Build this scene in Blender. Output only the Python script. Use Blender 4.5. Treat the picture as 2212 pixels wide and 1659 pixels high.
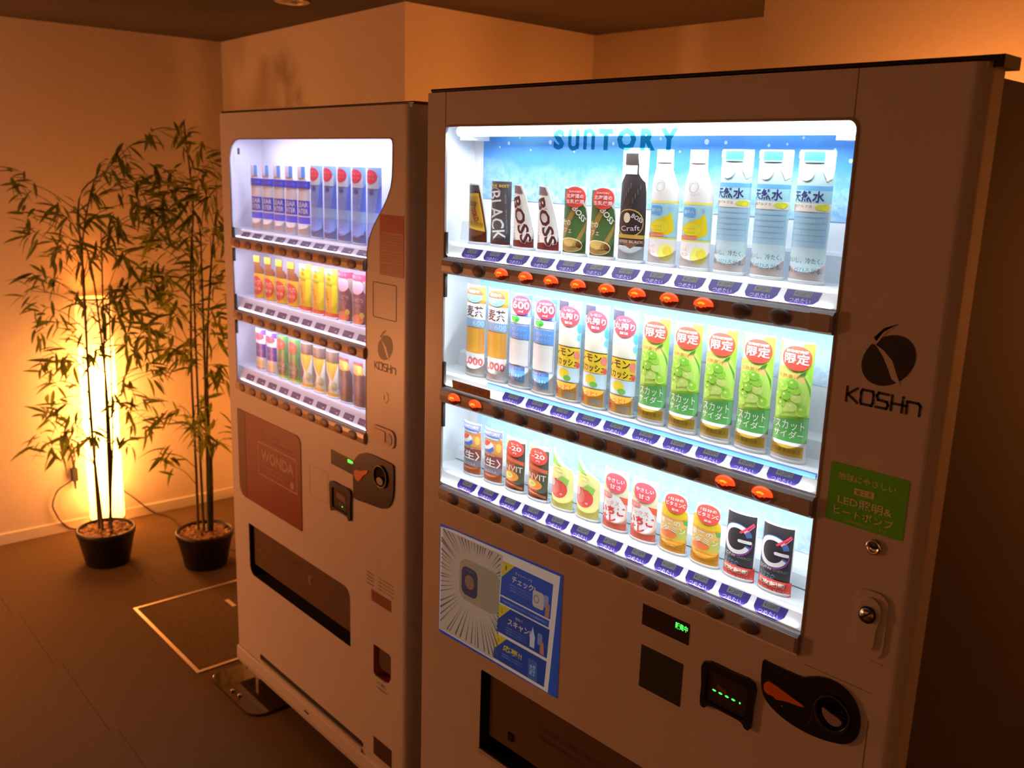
import bpy, bmesh, math, random
from mathutils import Vector, Matrix
from mathutils.geometry import tessellate_polygon

random.seed(7)
PI = math.pi
for o in list(bpy.data.objects):
    bpy.data.objects.remove(o)
SC = bpy.context.scene
COL = SC.collection

# ------------------------------------------------------------------ camera
def make_camera():
    yaw, pitch, roll = -0.8129, -0.2262, 0.0326
    f = Vector((math.sin(yaw), math.cos(yaw), 0)); r = Vector((math.cos(yaw), -math.sin(yaw), 0)); u = Vector((0, 0, 1))
    f2 = f*math.cos(pitch) + u*math.sin(pitch); u2 = u*math.cos(pitch) - f*math.sin(pitch)
    r3 = r*math.cos(roll) + u2*math.sin(roll); u3 = u2*math.cos(roll) - r*math.sin(roll)
    cd = bpy.data.cameras.new('camera'); co = bpy.data.objects.new('camera', cd); COL.objects.link(co)
    m = Matrix((r3, u3, -f2)).transposed().to_4x4(); m.translation = Vector((1.4322, -1.1222, 1.6937))
    co.matrix_world = m
    cd.sensor_width = 36; cd.lens = 2011.1/2212*36; cd.clip_start = .02
    cd.dof.use_dof = True; cd.dof.focus_distance = 1.5; cd.dof.aperture_fstop = 6.3
    SC.camera = co
make_camera()

# ------------------------------------------------------------------ world, exposure
SC.view_settings.view_transform = 'Standard'; SC.view_settings.look = 'None'
SC.view_settings.exposure = 0; SC.view_settings.gamma = 1; SC.view_settings.use_curve_mapping = False
w = bpy.data.worlds.new('world'); SC.world = w; w.use_nodes = True
w.node_tree.nodes['Background'].inputs[0].default_value = (1, .45, .2, 1)
w.node_tree.nodes['Background'].inputs[1].default_value = .01
SC.cycles.use_denoising = True
SC.cycles.max_bounces = 7; SC.cycles.diffuse_bounces = 4; SC.cycles.transparent_max_bounces = 12
SC.cycles.caustics_reflective = False; SC.cycles.caustics_refractive = False
SC.cycles.sample_clamp_indirect = 4

# ------------------------------------------------------------------ lamps of the room, one added fill
WARM = (1, .30, .065)
def point(name, loc, power, color=WARM, rad=.08):
    l = bpy.data.lights.new(name, 'POINT'); l.energy = power; l.color = color; l.shadow_soft_size = rad
    o = bpy.data.objects.new(name, l); o.location = loc; COL.objects.link(o); return o
def area(name, loc, size, power, color, target, parent=None):
    l = bpy.data.lights.new(name, 'AREA'); l.energy = power; l.color = color; l.shape = 'RECTANGLE'; l.size, l.size_y = size
    o = bpy.data.objects.new(name, l); o.location = loc
    o.rotation_euler = (Vector(target)-Vector(loc)).to_track_quat('-Z', 'Y').to_euler()
    COL.objects.link(o); o.parent = parent; return o
point('lamp_in_the_recess', (-.62, 1.5, 1.2), 15)
point('lamp_behind_machine', (.74, .83, 1.5), 38)
point('room_lamp_left', (-2.3, -1.3, .75), 66, (1, .335, .115), .12)
point('room_fill_right', (1.0, -3.0, .7), 9, (1, .34, .14), .15)  # weak unseen fill added for the machine fronts

# ------------------------------------------------------------------ materials
_M = {}
def mat(name, color, rough=.5, metal=0, emit=None, es=1, spec=.5, coat=0):
    if name in _M: return _M[name]
    m = bpy.data.materials.new(name); m.use_nodes = True; b = m.node_tree.nodes['Principled BSDF']
    b.inputs['Base Color'].default_value = (*color, 1); b.inputs['Roughness'].default_value = rough
    b.inputs['Metallic'].default_value = metal; b.inputs['Specular IOR Level'].default_value = spec
    b.inputs['Coat Weight'].default_value = coat
    if emit: b.inputs['Emission Color'].default_value = (*emit, 1); b.inputs['Emission Strength'].default_value = es
    m.diffuse_color = (*color, 1)
    _M[name] = m; return m
def s2l(h):
    c = [int(h[i:i+2], 16)/255 for i in (0, 2, 4)]
    return tuple(x/12.92 if x <= .04045 else ((x+.055)/1.055)**2.4 for x in c)
def C(h, rough=.45):                      # printed colour, from sRGB hex
    return mat('print_'+h, s2l(h), rough)
def CL(h):                                # bright gloss print of the drink samples
    c = s2l(h) if isinstance(h, str) else h; return mat('gloss_'+h, tuple(min(.86, x*1.38+.008) for x in c), .35)
def CE(h):                                # print on the backlit poster panel
    c = s2l(h); return mat('backlit_'+h, tuple(.6*x for x in c), .35, emit=c, es=.25)
def noisy(name, c1, c2, scale, rough=.6, bump=0, detail=4, bdist=.002):
    m = mat(name, c1, rough); nt = m.node_tree; b = nt.nodes['Principled BSDF']
    tc = nt.nodes.new('ShaderNodeTexCoord'); n = nt.nodes.new('ShaderNodeTexNoise'); n.inputs['Scale'].default_value = scale; n.inputs['Detail'].default_value = detail
    r = nt.nodes.new('ShaderNodeValToRGB'); r.color_ramp.elements[0].color = (*c1, 1); r.color_ramp.elements[1].color = (*c2, 1)
    r.color_ramp.elements[0].position = .35; r.color_ramp.elements[1].position = .65
    nt.links.new(tc.outputs['Object'], n.inputs['Vector']); nt.links.new(n.outputs['Fac'], r.inputs[0]); nt.links.new(r.outputs[0], b.inputs['Base Color'])
    if bump:
        bp = nt.nodes.new('ShaderNodeBump'); bp.inputs['Strength'].default_value = bump; bp.inputs['Distance'].default_value = bdist
        nt.links.new(n.outputs['Fac'], bp.inputs['Height']); nt.links.new(bp.outputs[0], b.inputs['Normal'])
    return m
M_wall = noisy('wall_paper', (.76, .665, .53), (.79, .695, .56), 60, .85, .15, bdist=.001)
M_ceil = noisy('dark_ceiling', (.060, .048, .036), (.072, .058, .044), 40, .9)
M_carpet = noisy('carpet_pile', (.07, .040, .014), (.16, .098, .038), 260, .95, .6, 6, .003)
M_carpet_gap = mat('carpet_gap', (.08, .048, .02), .95)
M_base = mat('vinyl_baseboard', (.72, .66, .58), .5)
M_steel = noisy('white_coated_steel', (.60, .57, .56), (.62, .59, .58), 8, .38)
M_side = mat('dark_steel_side', (.085, .068, .06), .55)
M_black = mat('black_plastic', (.012, .011, .012), .28)
M_blackm = mat('black_matt', (.015, .014, .014), .7)
M_dark = mat('dark_cavity', (.02, .018, .016), .6)
M_chrome = mat('chrome', (.75, .72, .68), .18, 1)
M_grey = mat('grey_plastic', (.32, .29, .28), .35)
M_seam = mat('seam_shadow_gap', (.16, .13, .12), .7)
M_inner = mat('case_white', (.80, .82, .85), .4)
M_innerL = mat('case_white_cool', (.72, .72, .82), .35)
M_card = mat('clear_white_card', (.84, .87, .9), .3)
M_bar = mat('button_bar_smoke', (.44, .43, .45), .3)
M_barL = mat('button_bar_amber', (.50, .36, .27), .25)
M_btn = mat('button_unlit', (.10, .08, .075), .55)
M_btnL = mat('button_brown', (.24, .14, .09), .5)
M_btn_d = mat('button_lit_lower', (.10, .012, .006), .3, emit=(1, .05, .01), es=.06)
M_btn_g = mat('button_glow', (.8, .1, .02), .3, emit=(1, .085, .012), es=1.05)
M_btn_h = mat('button_hot_spot', (1, .3, .05), .3, emit=(1, .34, .03), es=1.5)
M_tube = mat('led_tube', (1, 1, 1), .4, emit=(1, .99, .96), es=2.6)
M_tubeL = mat('led_tube_cool', (1, 1, 1), .4, emit=(.96, .92, 1), es=2.4)
M_green = mat('green_display_digits', (.05, .6, .1), .4, emit=(.08, 1, .12), es=1.3)
M_screen = mat('smoked_screen', (.045, .035, .032), .2)
M_orange = mat('orange_lever', (.75, .17, .015), .4)
M_red = mat('deep_red_poster', (.25, .055, .045), .3)
M_redink = mat('pale_red_ink', (.46, .32, .28), .4)
M_pot = noisy('black_pot', (.010, .009, .008), (.018, .015, .012), 30, .45)
M_chip = mat('wood_chip', (.34, .18, .09), .8); M_chip2 = mat('wood_chip_pale', (.52, .33, .18), .8); M_soil = mat('soil', (.07, .04, .025), .95)
M_stem = noisy('bamboo_stem', (.035, .04, .012), (.07, .075, .02), 25, .5)
M_leaf = noisy('bamboo_leaf', (.07, .10, .015), (.15, .17, .03), 9, .5)
M_leaf_lit = noisy('bamboo_leaf_lit', (.26, .29, .03), (.36, .36, .05), 9, .5)  # brighter leaf copy, front light put into its colour
for m, c, q in ((M_leaf, (.20, .27, .03, 1), .35), (M_leaf_lit, (.42, .48, .05, 1), .45)):      # thin leaves let some light through
    nt = m.node_tree; tr = nt.nodes.new('ShaderNodeBsdfTranslucent'); tr.inputs[0].default_value = c
    mx = nt.nodes.new('ShaderNodeMixShader'); mx.inputs[0].default_value = q; out = nt.nodes['Material Output']
    nt.links.new(nt.nodes['Principled BSDF'].outputs[0], mx.inputs[1]); nt.links.new(tr.outputs[0], mx.inputs[2]); nt.links.new(mx.outputs[0], out.inputs[0])
M_cord = mat('brown_cord', (.035, .018, .01), .5)
M_alu = mat('hatch_metal', (.80, .66, .52), .3, .35)
M_wood = mat('lamp_base_wood', (.35, .2, .1), .5)

def glass_mat():
    m = bpy.data.materials.new('clear_pane'); m.use_nodes = True; nt = m.node_tree; nt.nodes.clear()
    out = nt.nodes.new('ShaderNodeOutputMaterial'); t = nt.nodes.new('ShaderNodeBsdfTransparent'); g = nt.nodes.new('ShaderNodeBsdfGlossy')
    g.inputs['Roughness'].default_value = .03; t.inputs[0].default_value = (.98, .985, .985, 1)
    fr = nt.nodes.new('ShaderNodeLayerWeight'); fr.inputs['Blend'].default_value = .5
    pw = nt.nodes.new('ShaderNodeMath'); pw.operation = 'POWER'; pw.inputs[1].default_value = 5; nt.links.new(fr.outputs['Facing'], pw.inputs[0])
    ma = nt.nodes.new('ShaderNodeMath'); ma.operation = 'MULTIPLY_ADD'; ma.inputs[1].default_value = .5; ma.inputs[2].default_value = .02; nt.links.new(pw.outputs[0], ma.inputs[0])
    mx = nt.nodes.new('ShaderNodeMixShader'); nt.links.new(ma.outputs[0], mx.inputs[0]); nt.links.new(t.outputs[0], mx.inputs[1]); nt.links.new(g.outputs[0], mx.inputs[2])
    nt.links.new(mx.outputs[0], out.inputs[0]); return m
M_glass = glass_mat()
def smoked():
    m = bpy.data.materials.new('smoked_flap'); m.use_nodes = True; nt = m.node_tree; nt.nodes.clear()
    out = nt.nodes.new('ShaderNodeOutputMaterial'); t = nt.nodes.new('ShaderNodeBsdfTransparent'); t.inputs[0].default_value = (.6, .5, .4, 1)
    g = nt.nodes.new('ShaderNodeBsdfPrincipled'); g.inputs['Base Color'].default_value = (.20, .13, .09, 1); g.inputs['Roughness'].default_value = .15
    mx = nt.nodes.new('ShaderNodeMixShader'); mx.inputs[0].default_value = .72
    nt.links.new(t.outputs[0], mx.inputs[1]); nt.links.new(g.outputs[0], mx.inputs[2]); nt.links.new(mx.outputs[0], out.inputs[0]); return m
M_smoke = smoked()
def teal():
    m = bpy.data.materials.new('teal_translucent_vinyl'); m.use_nodes = True; nt = m.node_tree; nt.nodes.clear()
    out = nt.nodes.new('ShaderNodeOutputMaterial'); t = nt.nodes.new('ShaderNodeBsdfTransparent'); t.inputs[0].default_value = (.05, .42, .52, 1)
    g = nt.nodes.new('ShaderNodeBsdfDiffuse'); g.inputs[0].default_value = (.04, .42, .5, 1)
    mx = nt.nodes.new('ShaderNodeMixShader'); mx.inputs[0].default_value = .3
    nt.links.new(t.outputs[0], mx.inputs[1]); nt.links.new(g.outputs[0], mx.inputs[2]); nt.links.new(mx.outputs[0], out.inputs[0]); return m
M_teal = teal()
def shade_mat():                                    # paper lamp shade: gives off light, finely ribbed paper
    m = mat('glowing_paper_shade', (.9, .75, .5), .8, emit=(1, .35, .075), es=7); nt = m.node_tree; b = nt.nodes['Principled BSDF']
    tc = nt.nodes.new('ShaderNodeTexCoord'); sp = nt.nodes.new('ShaderNodeSeparateXYZ'); nt.links.new(tc.outputs['Object'], sp.inputs[0])
    # bulb in the middle third: the translucent paper glows most around the bulb's height
    mr = nt.nodes.new('ShaderNodeValToRGB'); e = mr.color_ramp.elements
    e[0].position = 0; e[0].color = (.26,)*3+(1,); e[1].position = 1; e[1].color = (.10,)*3+(1,)
    a = e.new(.30); a.color = (1, 1, 1, 1); a = e.new(.72); a.color = (1, 1, 1, 1); a = e.new(.84); a.color = (.2,)*3+(1,)
    nt.links.new(sp.outputs['Z'], mr.inputs[0]); mu = nt.nodes.new('ShaderNodeMath'); mu.operation = 'MULTIPLY'; mu.inputs[1].default_value = 21
    nt.links.new(mr.outputs[0], mu.inputs[0]); nt.links.new(mu.outputs[0], b.inputs['Emission Strength']); return m
M_shade = shade_mat()
def ice_mat(name, z0, z1, top=True):                # printed ice backdrop: blue above, pale crystals below
    m = mat(name, (.3, .6, .9), .35); nt = m.node_tree; b = nt.nodes['Principled BSDF']
    tc = nt.nodes.new('ShaderNodeTexCoord'); sp = nt.nodes.new('ShaderNodeSeparateXYZ'); nt.links.new(tc.outputs['Object'], sp.inputs[0])
    mr = nt.nodes.new('ShaderNodeMapRange'); mr.inputs[1].default_value = z0; mr.inputs[2].default_value = z1
    n0 = nt.nodes.new('ShaderNodeTexNoise'); n0.inputs['Scale'].default_value = 9; n0.inputs['Detail'].default_value = 8
    nt.links.new(tc.outputs['Object'], n0.inputs['Vector'])
    ad = nt.nodes.new('ShaderNodeMath'); ad.operation = 'MULTIPLY_ADD'; ad.inputs[1].default_value = .55
    nt.links.new(n0.outputs['Fac'], ad.inputs[0]); nt.links.new(sp.outputs['Z'], mr.inputs[0])
    sb = nt.nodes.new('ShaderNodeMath'); sb.operation = 'SUBTRACT'; sb.inputs[1].default_value = .27
    nt.links.new(mr.outputs[0], ad.inputs[2]); nt.links.new(ad.outputs[0], sb.inputs[0])
    r = nt.nodes.new('ShaderNodeValToRGB'); e = r.color_ramp.elements
    cols = [(0, (.30, .48, .64)), (.35, (.18, .42, .74)), (.55, (.06, .27, .74)), (.8, (.06, .33, .88)), (1, (.10, .55, .92))] if top else [(0, (.78, .88, .95)), (.5, (.50, .80, .95)), (1, (.30, .72, .95))]
    e[0].position, e[0].color = cols[0][0], (*cols[0][1], 1); e[1].position, e[1].color = cols[-1][0], (*cols[-1][1], 1)
    for p, c in cols[1:-1]: k = e.new(p); k.color = (*c, 1)
    nt.links.new(sb.outputs[0], r.inputs[0])
    n1 = nt.nodes.new('ShaderNodeTexNoise'); n1.inputs['Scale'].default_value = 75; n1.inputs['Detail'].default_value = 6; n1.inputs['Roughness'].default_value = .7
    nt.links.new(tc.outputs['Object'], n1.inputs['Vector'])
    r1 = nt.nodes.new('ShaderNodeValToRGB'); r1.color_ramp.elements[0].position = .36; r1.color_ramp.elements[0].color = (.12, .32, .65, 1); r1.color_ramp.elements[1].position = .62; r1.color_ramp.elements[1].color = (.66, .80, .88, 1)
    nt.links.new(n1.outputs['Fac'], r1.inputs[0])
    mx = nt.nodes.new('ShaderNodeMix'); mx.data_type = 'RGBA'; mx.blend_type = 'MIX'
    f = nt.nodes.new('ShaderNodeMapRange'); f.inputs[1].default_value = .15; f.inputs[2].default_value = .6; f.inputs[3].default_value = .55; f.inputs[4].default_value = .03
    nt.links.new(sb.outputs[0], f.inputs[0]); nt.links.new(f.outputs[0], mx.inputs[0]); nt.links.new(r.outputs[0], mx.inputs[6]); nt.links.new(r1.outputs[0], mx.inputs[7])
    nt.links.new(mx.outputs[2], b.inputs['Base Color']); return m

# ------------------------------------------------------------------ mesh helpers
OFF = Vector((0, 0, 0))                     # subtracted from layout coordinates of a thing's parts
def obj(name, verts, faces, mats, midx=None, parent=None, smooth=False, label=None):
    me = bpy.data.meshes.new(name); me.from_pydata([tuple(Vector(v)-OFF) for v in verts], [], faces)
    for m in (mats if isinstance(mats, (list, tuple)) else [mats]): me.materials.append(m)
    if midx: me.polygons.foreach_set('material_index', midx)
    if smooth: me.polygons.foreach_set('use_smooth', [True]*len(me.polygons))
    me.update()
    o = bpy.data.objects.new(name, me); COL.objects.link(o); o.parent = parent
    if label: o['label'] = label
    return o
def tag(o, label=None, cat=None, group=None, kind=None):
    for k, v in (('label', label), ('category', cat), ('group', group), ('kind', kind)):
        if v: o[k] = v
    return o
def thing(name, loc, label, cat, rz=0, group=None):
    o = bpy.data.objects.new(name, None); COL.objects.link(o); o.location = loc; o.rotation_euler = (0, 0, rz); o.empty_display_size = .05
    return tag(o, label, cat, group)
def dup(o, parent=None):
    c = o.copy(); COL.objects.link(c); c.parent = parent
    for ch in list(o.children): dup(ch, c)
    return c

class MB:
    def __init__(s): s.v = []; s.f = []; s.m = []; s.mats = []
    def mi(s, m):
        if m not in s.mats: s.mats.append(m)
        return s.mats.index(m)
    def add(s, v, f, m):
        n = len(s.v); s.v += [tuple(p) for p in v]; i = s.mi(m)
        for q in f: s.f.append(tuple(k+n for k in q)); s.m.append(i)
        return s
    def box(s, x0, x1, y0, y1, z0, z1, m):
        v = [(x, y, z) for z in (z0, z1) for y in (y0, y1) for x in (x0, x1)]
        return s.add(v, [(0, 2, 3, 1), (4, 5, 7, 6), (0, 1, 5, 4), (2, 6, 7, 3), (0, 4, 6, 2), (1, 3, 7, 5)], m)
    def plate(s, outer, holes, y0, y1, m, back=True):
        """front-facing plate in x,z from y0 (front) to y1 (back)"""
        loops = [outer]+list(holes)
        pts = [Vector((x, z, 0)) for L in loops for (x, z) in L]
        tris = tessellate_polygon([[Vector((x, z, 0)) for (x, z) in L] for L in loops])
        def orient(t):
            a, b, c = [pts[i] for i in t]
            return t if (b-a).cross(c-a).z > 0 else (t[0], t[2], t[1])
        T = [orient(tuple(t)) for t in tris]
        n = len(pts)
        v = [(p.x, y0, p.y) for p in pts]+[(p.x, y1, p.y) for p in pts]
        f = list(T)
        if back: f += [(a+n, c+n, b+n) for a, b, c in T]
        k = 0
        for li, L in enumerate(loops):
            ar = sum(L[i][0]*L[(i+1) % len(L)][1]-L[(i+1) % len(L)][0]*L[i][1] for i in range(len(L)))
            for i in range(len(L)):
                a, b = k+i, k+(i+1) % len(L)
                ccw = ar > 0
                if li: ccw = not ccw
                f.append((b, a, a+n, b+n) if ccw else (a, b, b+n, a+n))
            k += len(L)
        return s.add(v, f, m)
    def profile_x(s, prof, x0, x1, m, closed=True):
        """(y,z) profile swept along x"""
        n = len(prof); v = [(x0, y, z) for y, z in prof]+[(x1, y, z) for y, z in prof]
        f = [(i, (i+1) % n, (i+1) % n+n, i+n) for i in range(n if closed else n-1)]
        if closed: f += [tuple(range(n-1, -1, -1)), tuple(range(n, 2*n))]
        return s.add(v, f, m)
    def lathe(s, prof, m, n=24, c=(0, 0, 0), sx=1, sy=1, cap=True):
        v = []; f = []
        for r, z in prof:
            v += [(c[0]+r*sx*math.cos(2*PI*i/n), c[1]+r*sy*math.sin(2*PI*i/n), c[2]+z) for i in range(n)]
        for j in range(len(prof)-1):
            f += [(j*n+i, j*n+(i+1) % n, (j+1)*n+(i+1) % n, (j+1)*n+i) for i in range(n)]
        if cap: f += [tuple(range(n-1, -1, -1)), tuple((len(prof)-1)*n+i for i in range(n))]
        return s.add(v, f, m)
    def tube(s, pts, r, m, n=6):
        pts = [Vector(p) for p in pts]; v = []; f = []
        rr = r if isinstance(r, (list, tuple)) else [r]*len(pts)
        for i, p in enumerate(pts):
            d = (pts[min(i+1, len(pts)-1)]-pts[max(i-1, 0)]).normalized()
            a = d.cross(Vector((0, 0, 1)) if abs(d.z) < .9 else Vector((1, 0, 0))).normalized(); b = d.cross(a)
            v += [p+(a*math.cos(2*PI*k/n)+b*math.sin(2*PI*k/n))*rr[i] for k in range(n)]
        for i in range(len(pts)-1):
            f += [(i*n+k, i*n+(k+1) % n, (i+1)*n+(k+1) % n, (i+1)*n+k) for k in range(n)]
        f += [tuple(range(n)), tuple(range(len(v)-1, len(v)-n-1, -1))]
        return s.add(v, f, m)
    def build(s, name, parent=None, smooth=False, label=None):
        return obj(name, s.v, s.f, s.mats, s.m, parent, smooth, label)

def rrect(x0, z0, x1, z1, r, n=5):
    """rounded rect; r = radius or (bl, br, tr, tl)"""
    R = r if isinstance(r, (tuple, list)) else (r,)*4; o = []
    for (cx, cz, a0, q) in ((x0, z0, PI, R[0]), (x1, z0, 1.5*PI, R[1]), (x1, z1, 0, R[2]), (x0, z1, .5*PI, R[3])):
        sx = 1 if cx == x0 else -1; sz = 1 if cz == z0 else -1
        if q <= 0: o.append((cx, cz)); continue
        for i in range(n+1):
            a = a0+i/n*PI/2; o.append((cx+sx*q+q*math.cos(a), cz+sz*q+q*math.sin(a)))
    return o
def ell(cx, cz, rx, rz, n=20, rot=0):
    return [(cx+rx*math.cos(a)*math.cos(rot)-rz*math.sin(a)*math.sin(rot), cz+rx*math.cos(a)*math.sin(rot)+rz*math.sin(a)*math.cos(rot)) for a in [2*PI*i/n for i in range(n)]]
def smooth_loop(pts, k=4):
    o = []; n = len(pts)
    for i in range(n):
        p0, p1, p2, p3 = [Vector(pts[(i+j-1) % n]) for j in range(4)]
        for q in range(k):
            t = q/k
            o.append(tuple(.5*((2*p1)+(p2-p0)*t+(2*p0-5*p1+4*p2-p3)*t*t+(3*p1-p0-3*p2+p3)*t**3)))
    return o

# ------------------------------------------------------------------ flat prints
_tc = {}
def text_mesh(s, bold=0):
    k = (s, bold)
    if k in _tc: return _tc[k]
    c = bpy.data.curves.new('lettering', 'FONT'); c.body = s; c.resolution_u = 2; c.offset = bold
    o = bpy.data.objects.new('lettering', c); m = bpy.data.meshes.new_from_object(o)
    v = [(p.co.x, p.co.y) for p in m.vertices]; f = [tuple(p.vertices) for p in m.polygons]
    bpy.data.objects.remove(o); bpy.data.curves.remove(c); bpy.data.meshes.remove(m)
    x0 = min(p[0] for p in v); x1 = max(p[0] for p in v); y0 = min(p[1] for p in v); y1 = max(p[1] for p in v)
    v = [((x-x0)/(x1-x0)-.5, (y-y0)/(y1-y0)-.5) for x, y in v]
    _tc[k] = (v, f); return _tc[k]
class Art:
    def __init__(s): s.it = []
    def poly(s, pts, m):
        t = tessellate_polygon([[Vector((x, z, 0)) for x, z in pts]]); F = []
        P = [Vector((x, z, 0)) for x, z in pts]
        for a, b, c in t:
            F.append((a, b, c) if (P[b]-P[a]).cross(P[c]-P[a]).z > 0 else (a, c, b))
        s.it.append((list(pts), F, m)); return s
    def rect(s, x0, z0, x1, z1, m): s.it.append(([(x0, z0), (x1, z0), (x1, z1), (x0, z1)], [(0, 1, 2, 3)], m)); return s
    def disc(s, x, z, rx, rz, m, n=20, rot=0): return s.poly(ell(x, z, rx, rz, n, rot), m)
    def frame(s, x0, z0, x1, z1, w, m):
        s.rect(x0, z0, x1, z0+w, m); s.rect(x0, z1-w, x1, z1, m); s.rect(x0, z0, x0+w, z1, m); s.rect(x1-w, z0, x1, z1, m); return s
    def ring(s, x, z, rx, rz, w, m, n=24, a0=0, a1=2*PI):
        V = []; F = []
        for i in range(n+1):
            a = a0+(a1-a0)*i/n; V += [(x+rx*math.cos(a), z+rz*math.sin(a)), (x+(rx-w)*math.cos(a), z+(rz-w)*math.sin(a))]
        F = [(2*i, 2*i+2, 2*i+3, 2*i+1) for i in range(n)]
        s.it.append((V, F, m)); return s
    def text(s, t, cx, cz, w, h, m, rot=0, bold=0, shear=0):
        v, f = text_mesh(t, bold); c, sn = math.cos(rot), math.sin(rot); V = []
        for x, y in v:
            x, y = x*w+shear*y*h, y*h; V.append((cx+x*c-y*sn, cz+x*sn+y*c))
        s.it.append((V, f, m)); return s
    def stroke(s, pts, w, m):
        for (x0, z0), (x1, z1) in zip(pts, pts[1:]):
            d = Vector((x1-x0, z1-z0)); L = d.length or 1; nx, nz = -d.y/L*w/2, d.x/L*w/2; ex, ez = d.x/L*w/2, d.y/L*w/2
            s.it.append(([(x0+nx-ex, z0+nz-ez), (x0-nx-ex, z0-nz-ez), (x1-nx+ex, z1-nz+ez), (x1+nx+ex, z1+nz+ez)], [(0, 1, 2, 3)], m))
        return s
    def bake(s, name, parent, fn, eps=.0003, cuts=None, start=1, label=None):
        b = MB(); lay = start; last = None
        nl = 1+sum(1 for p, q in zip(s.it, s.it[1:]) if p[2] is not q[2]); eps = min(eps, .0011/nl) if eps else 0
        for V, F, m in s.it:
            if cuts:
                bm = bmesh.new(); vs = [bm.verts.new((x, z, 0)) for x, z in V]
                for q in F:
                    try: bm.faces.new([vs[i] for i in q])
                    except ValueError: pass
                lo = min(x for x, z in V); hi = max(x for x, z in V)
                for c in cuts:
                    if lo < c < hi:
                        bmesh.ops.bisect_plane(bm, geom=bm.verts[:]+bm.edges[:]+bm.faces[:], plane_co=(c, 0, 0), plane_no=(1, 0, 0), dist=1e-6)
                bm.verts.index_update(); V = [(p.co.x, p.co.y) for p in bm.verts]; F = [tuple(p.index for p in q.verts) for q in bm.faces]; bm.free()
            b.add([fn(x, z, lay*eps) for x, z in V], F, m)
            if last is None or m is not last: lay += 1
            last = m
        return b.build(name, parent, label=label)
def face(y0):
    return lambda x, z, o: (x, y0-o, z)

# ------------------------------------------------------------------ the room
H = 2.23
def struct(name, b, smooth=False):
    o = b.build(name, None, smooth); o['kind'] = 'structure'; return o
def wall(name, pts, m=M_wall, z0=0, z1=H):
    """plan polygon extruded"""
    b = MB(); n = len(pts); v = [(x, y, z) for z in (z0, z1) for x, y in pts]
    b.add(v, [(i, (i+1) % n, (i+1) % n+n, i+n) for i in range(n)]+[tuple(range(n-1, -1, -1)), tuple(range(n, 2*n))], m)
    return struct(name, b)
wl = lambda y: -2.908+.0440*(y+.107)          # x of the left wall's face
wall('wall_left', [(wl(-4.2)-.12, -4.2), (wl(-4.2), -4.2), (wl(1.02), 1.02), (wl(1.02)-.12, 1.02)])
wall('wall_back', [(wl(1.0)-.1, 1.009), (-1.25, .868), (-1.25, 1.81), (-1.37, 1.81), (-1.37, .99), (wl(1.0)-.1, 1.12)])
wall('wall_recess', [(-1.37, 1.812), (.21, 1.798), (.21, 1.92), (-1.37, 1.93)])
wall('wall_back_right', [(.087, .95), (3.4, .95), (3.4, 1.07), (.207, 1.07), (.207, 1.797), (.087, 1.798)])
wall('wall_right', [(3.4, -4.2), (3.52, -4.2), (3.52, 1.07), (3.4, 1.07)])
wall('wall_front', [(wl(-4.2)-.12, -4.32), (3.52, -4.32), (3.52, -4.2), (wl(-4.2)-.12, -4.2)])
b = MB(); b.box(-3.3, 3.6, -4.4, 2.0, H, H+.1, M_ceil); ceiling = struct('ceiling', b)
b = MB(); b.box(-3.3, 3.6, -4.4, 2.0, -.12, -.012, M_carpet_gap); floor = struct('floor', b)
# carpet tiles, half a metre, laid slightly off the machines' direction
tm = MB(); S = .25
tm.add([(-S+.0004, -S+.0004, -.012), (S-.0004, -S+.0004, -.012), (S-.0004, S-.0004, -.012), (-S+.0004, S-.0004, -.012), (-S+.0004, -S+.0004, 0), (S-.0004, -S+.0004, 0), (S-.0004, S-.0004, 0), (-S+.0004, S-.0004, 0)],
       [(4, 5, 6, 7), (0, 1, 5, 4), (1, 2, 6, 5), (2, 3, 7, 6), (3, 0, 4, 7)], M_carpet)
t0 = tm.build('carpet_tile', floor)
first = True
for i in range(-1, 14):
    for j in range(-1, 13):
        x, y = -2.93+.5*i+.044*(.5*j-4), -4.0+.5*j
        if x > 3.2 or (x > -1 and y > 1.3): continue
        if first: t = t0; first = False
        else: t = t0.copy(); COL.objects.link(t); t.parent = floor
        t.location = (x, y, 0); t.rotation_euler = (0, 0, -.0440+random.choice((0, PI/2)))
# baseboards
def board(name, p, q, t=.008, h=.051):
    p, q = Vector((*p, 0)), Vector((*q, 0)); d = (q-p).normalized(); n = Vector((d.y, -d.x, 0))*t
    b = MB(); v = []
    for z in (0, h-.004): v += [p+Vector((0, 0, z)), q+Vector((0, 0, z)), q+n+Vector((0, 0, z)), p+n+Vector((0, 0, z))]
    v += [p+Vector((0, 0, h)), q+Vector((0, 0, h)), q+n*.5+Vector((0, 0, h)), p+n*.5+Vector((0, 0, h))]
    b.add(v, [(0, 1, 2, 3), (4, 5, 1, 0), (5, 6, 2, 1), (6, 7, 3, 2), (7, 4, 0, 3), (8, 9, 5, 4), (9, 10, 6, 5), (10, 11, 7, 6), (11, 8, 4, 7), (8, 11, 10, 9)], M_base)
    struct(name, b)
board('baseboard_left', (wl(-4.2), -4.2), (wl(1.0), 1.0))
board('baseboard_back', (wl(1.0), .998), (-1.25, .868))
board('baseboard_back_right', (.09, .95), (3.4, .95))
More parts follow.
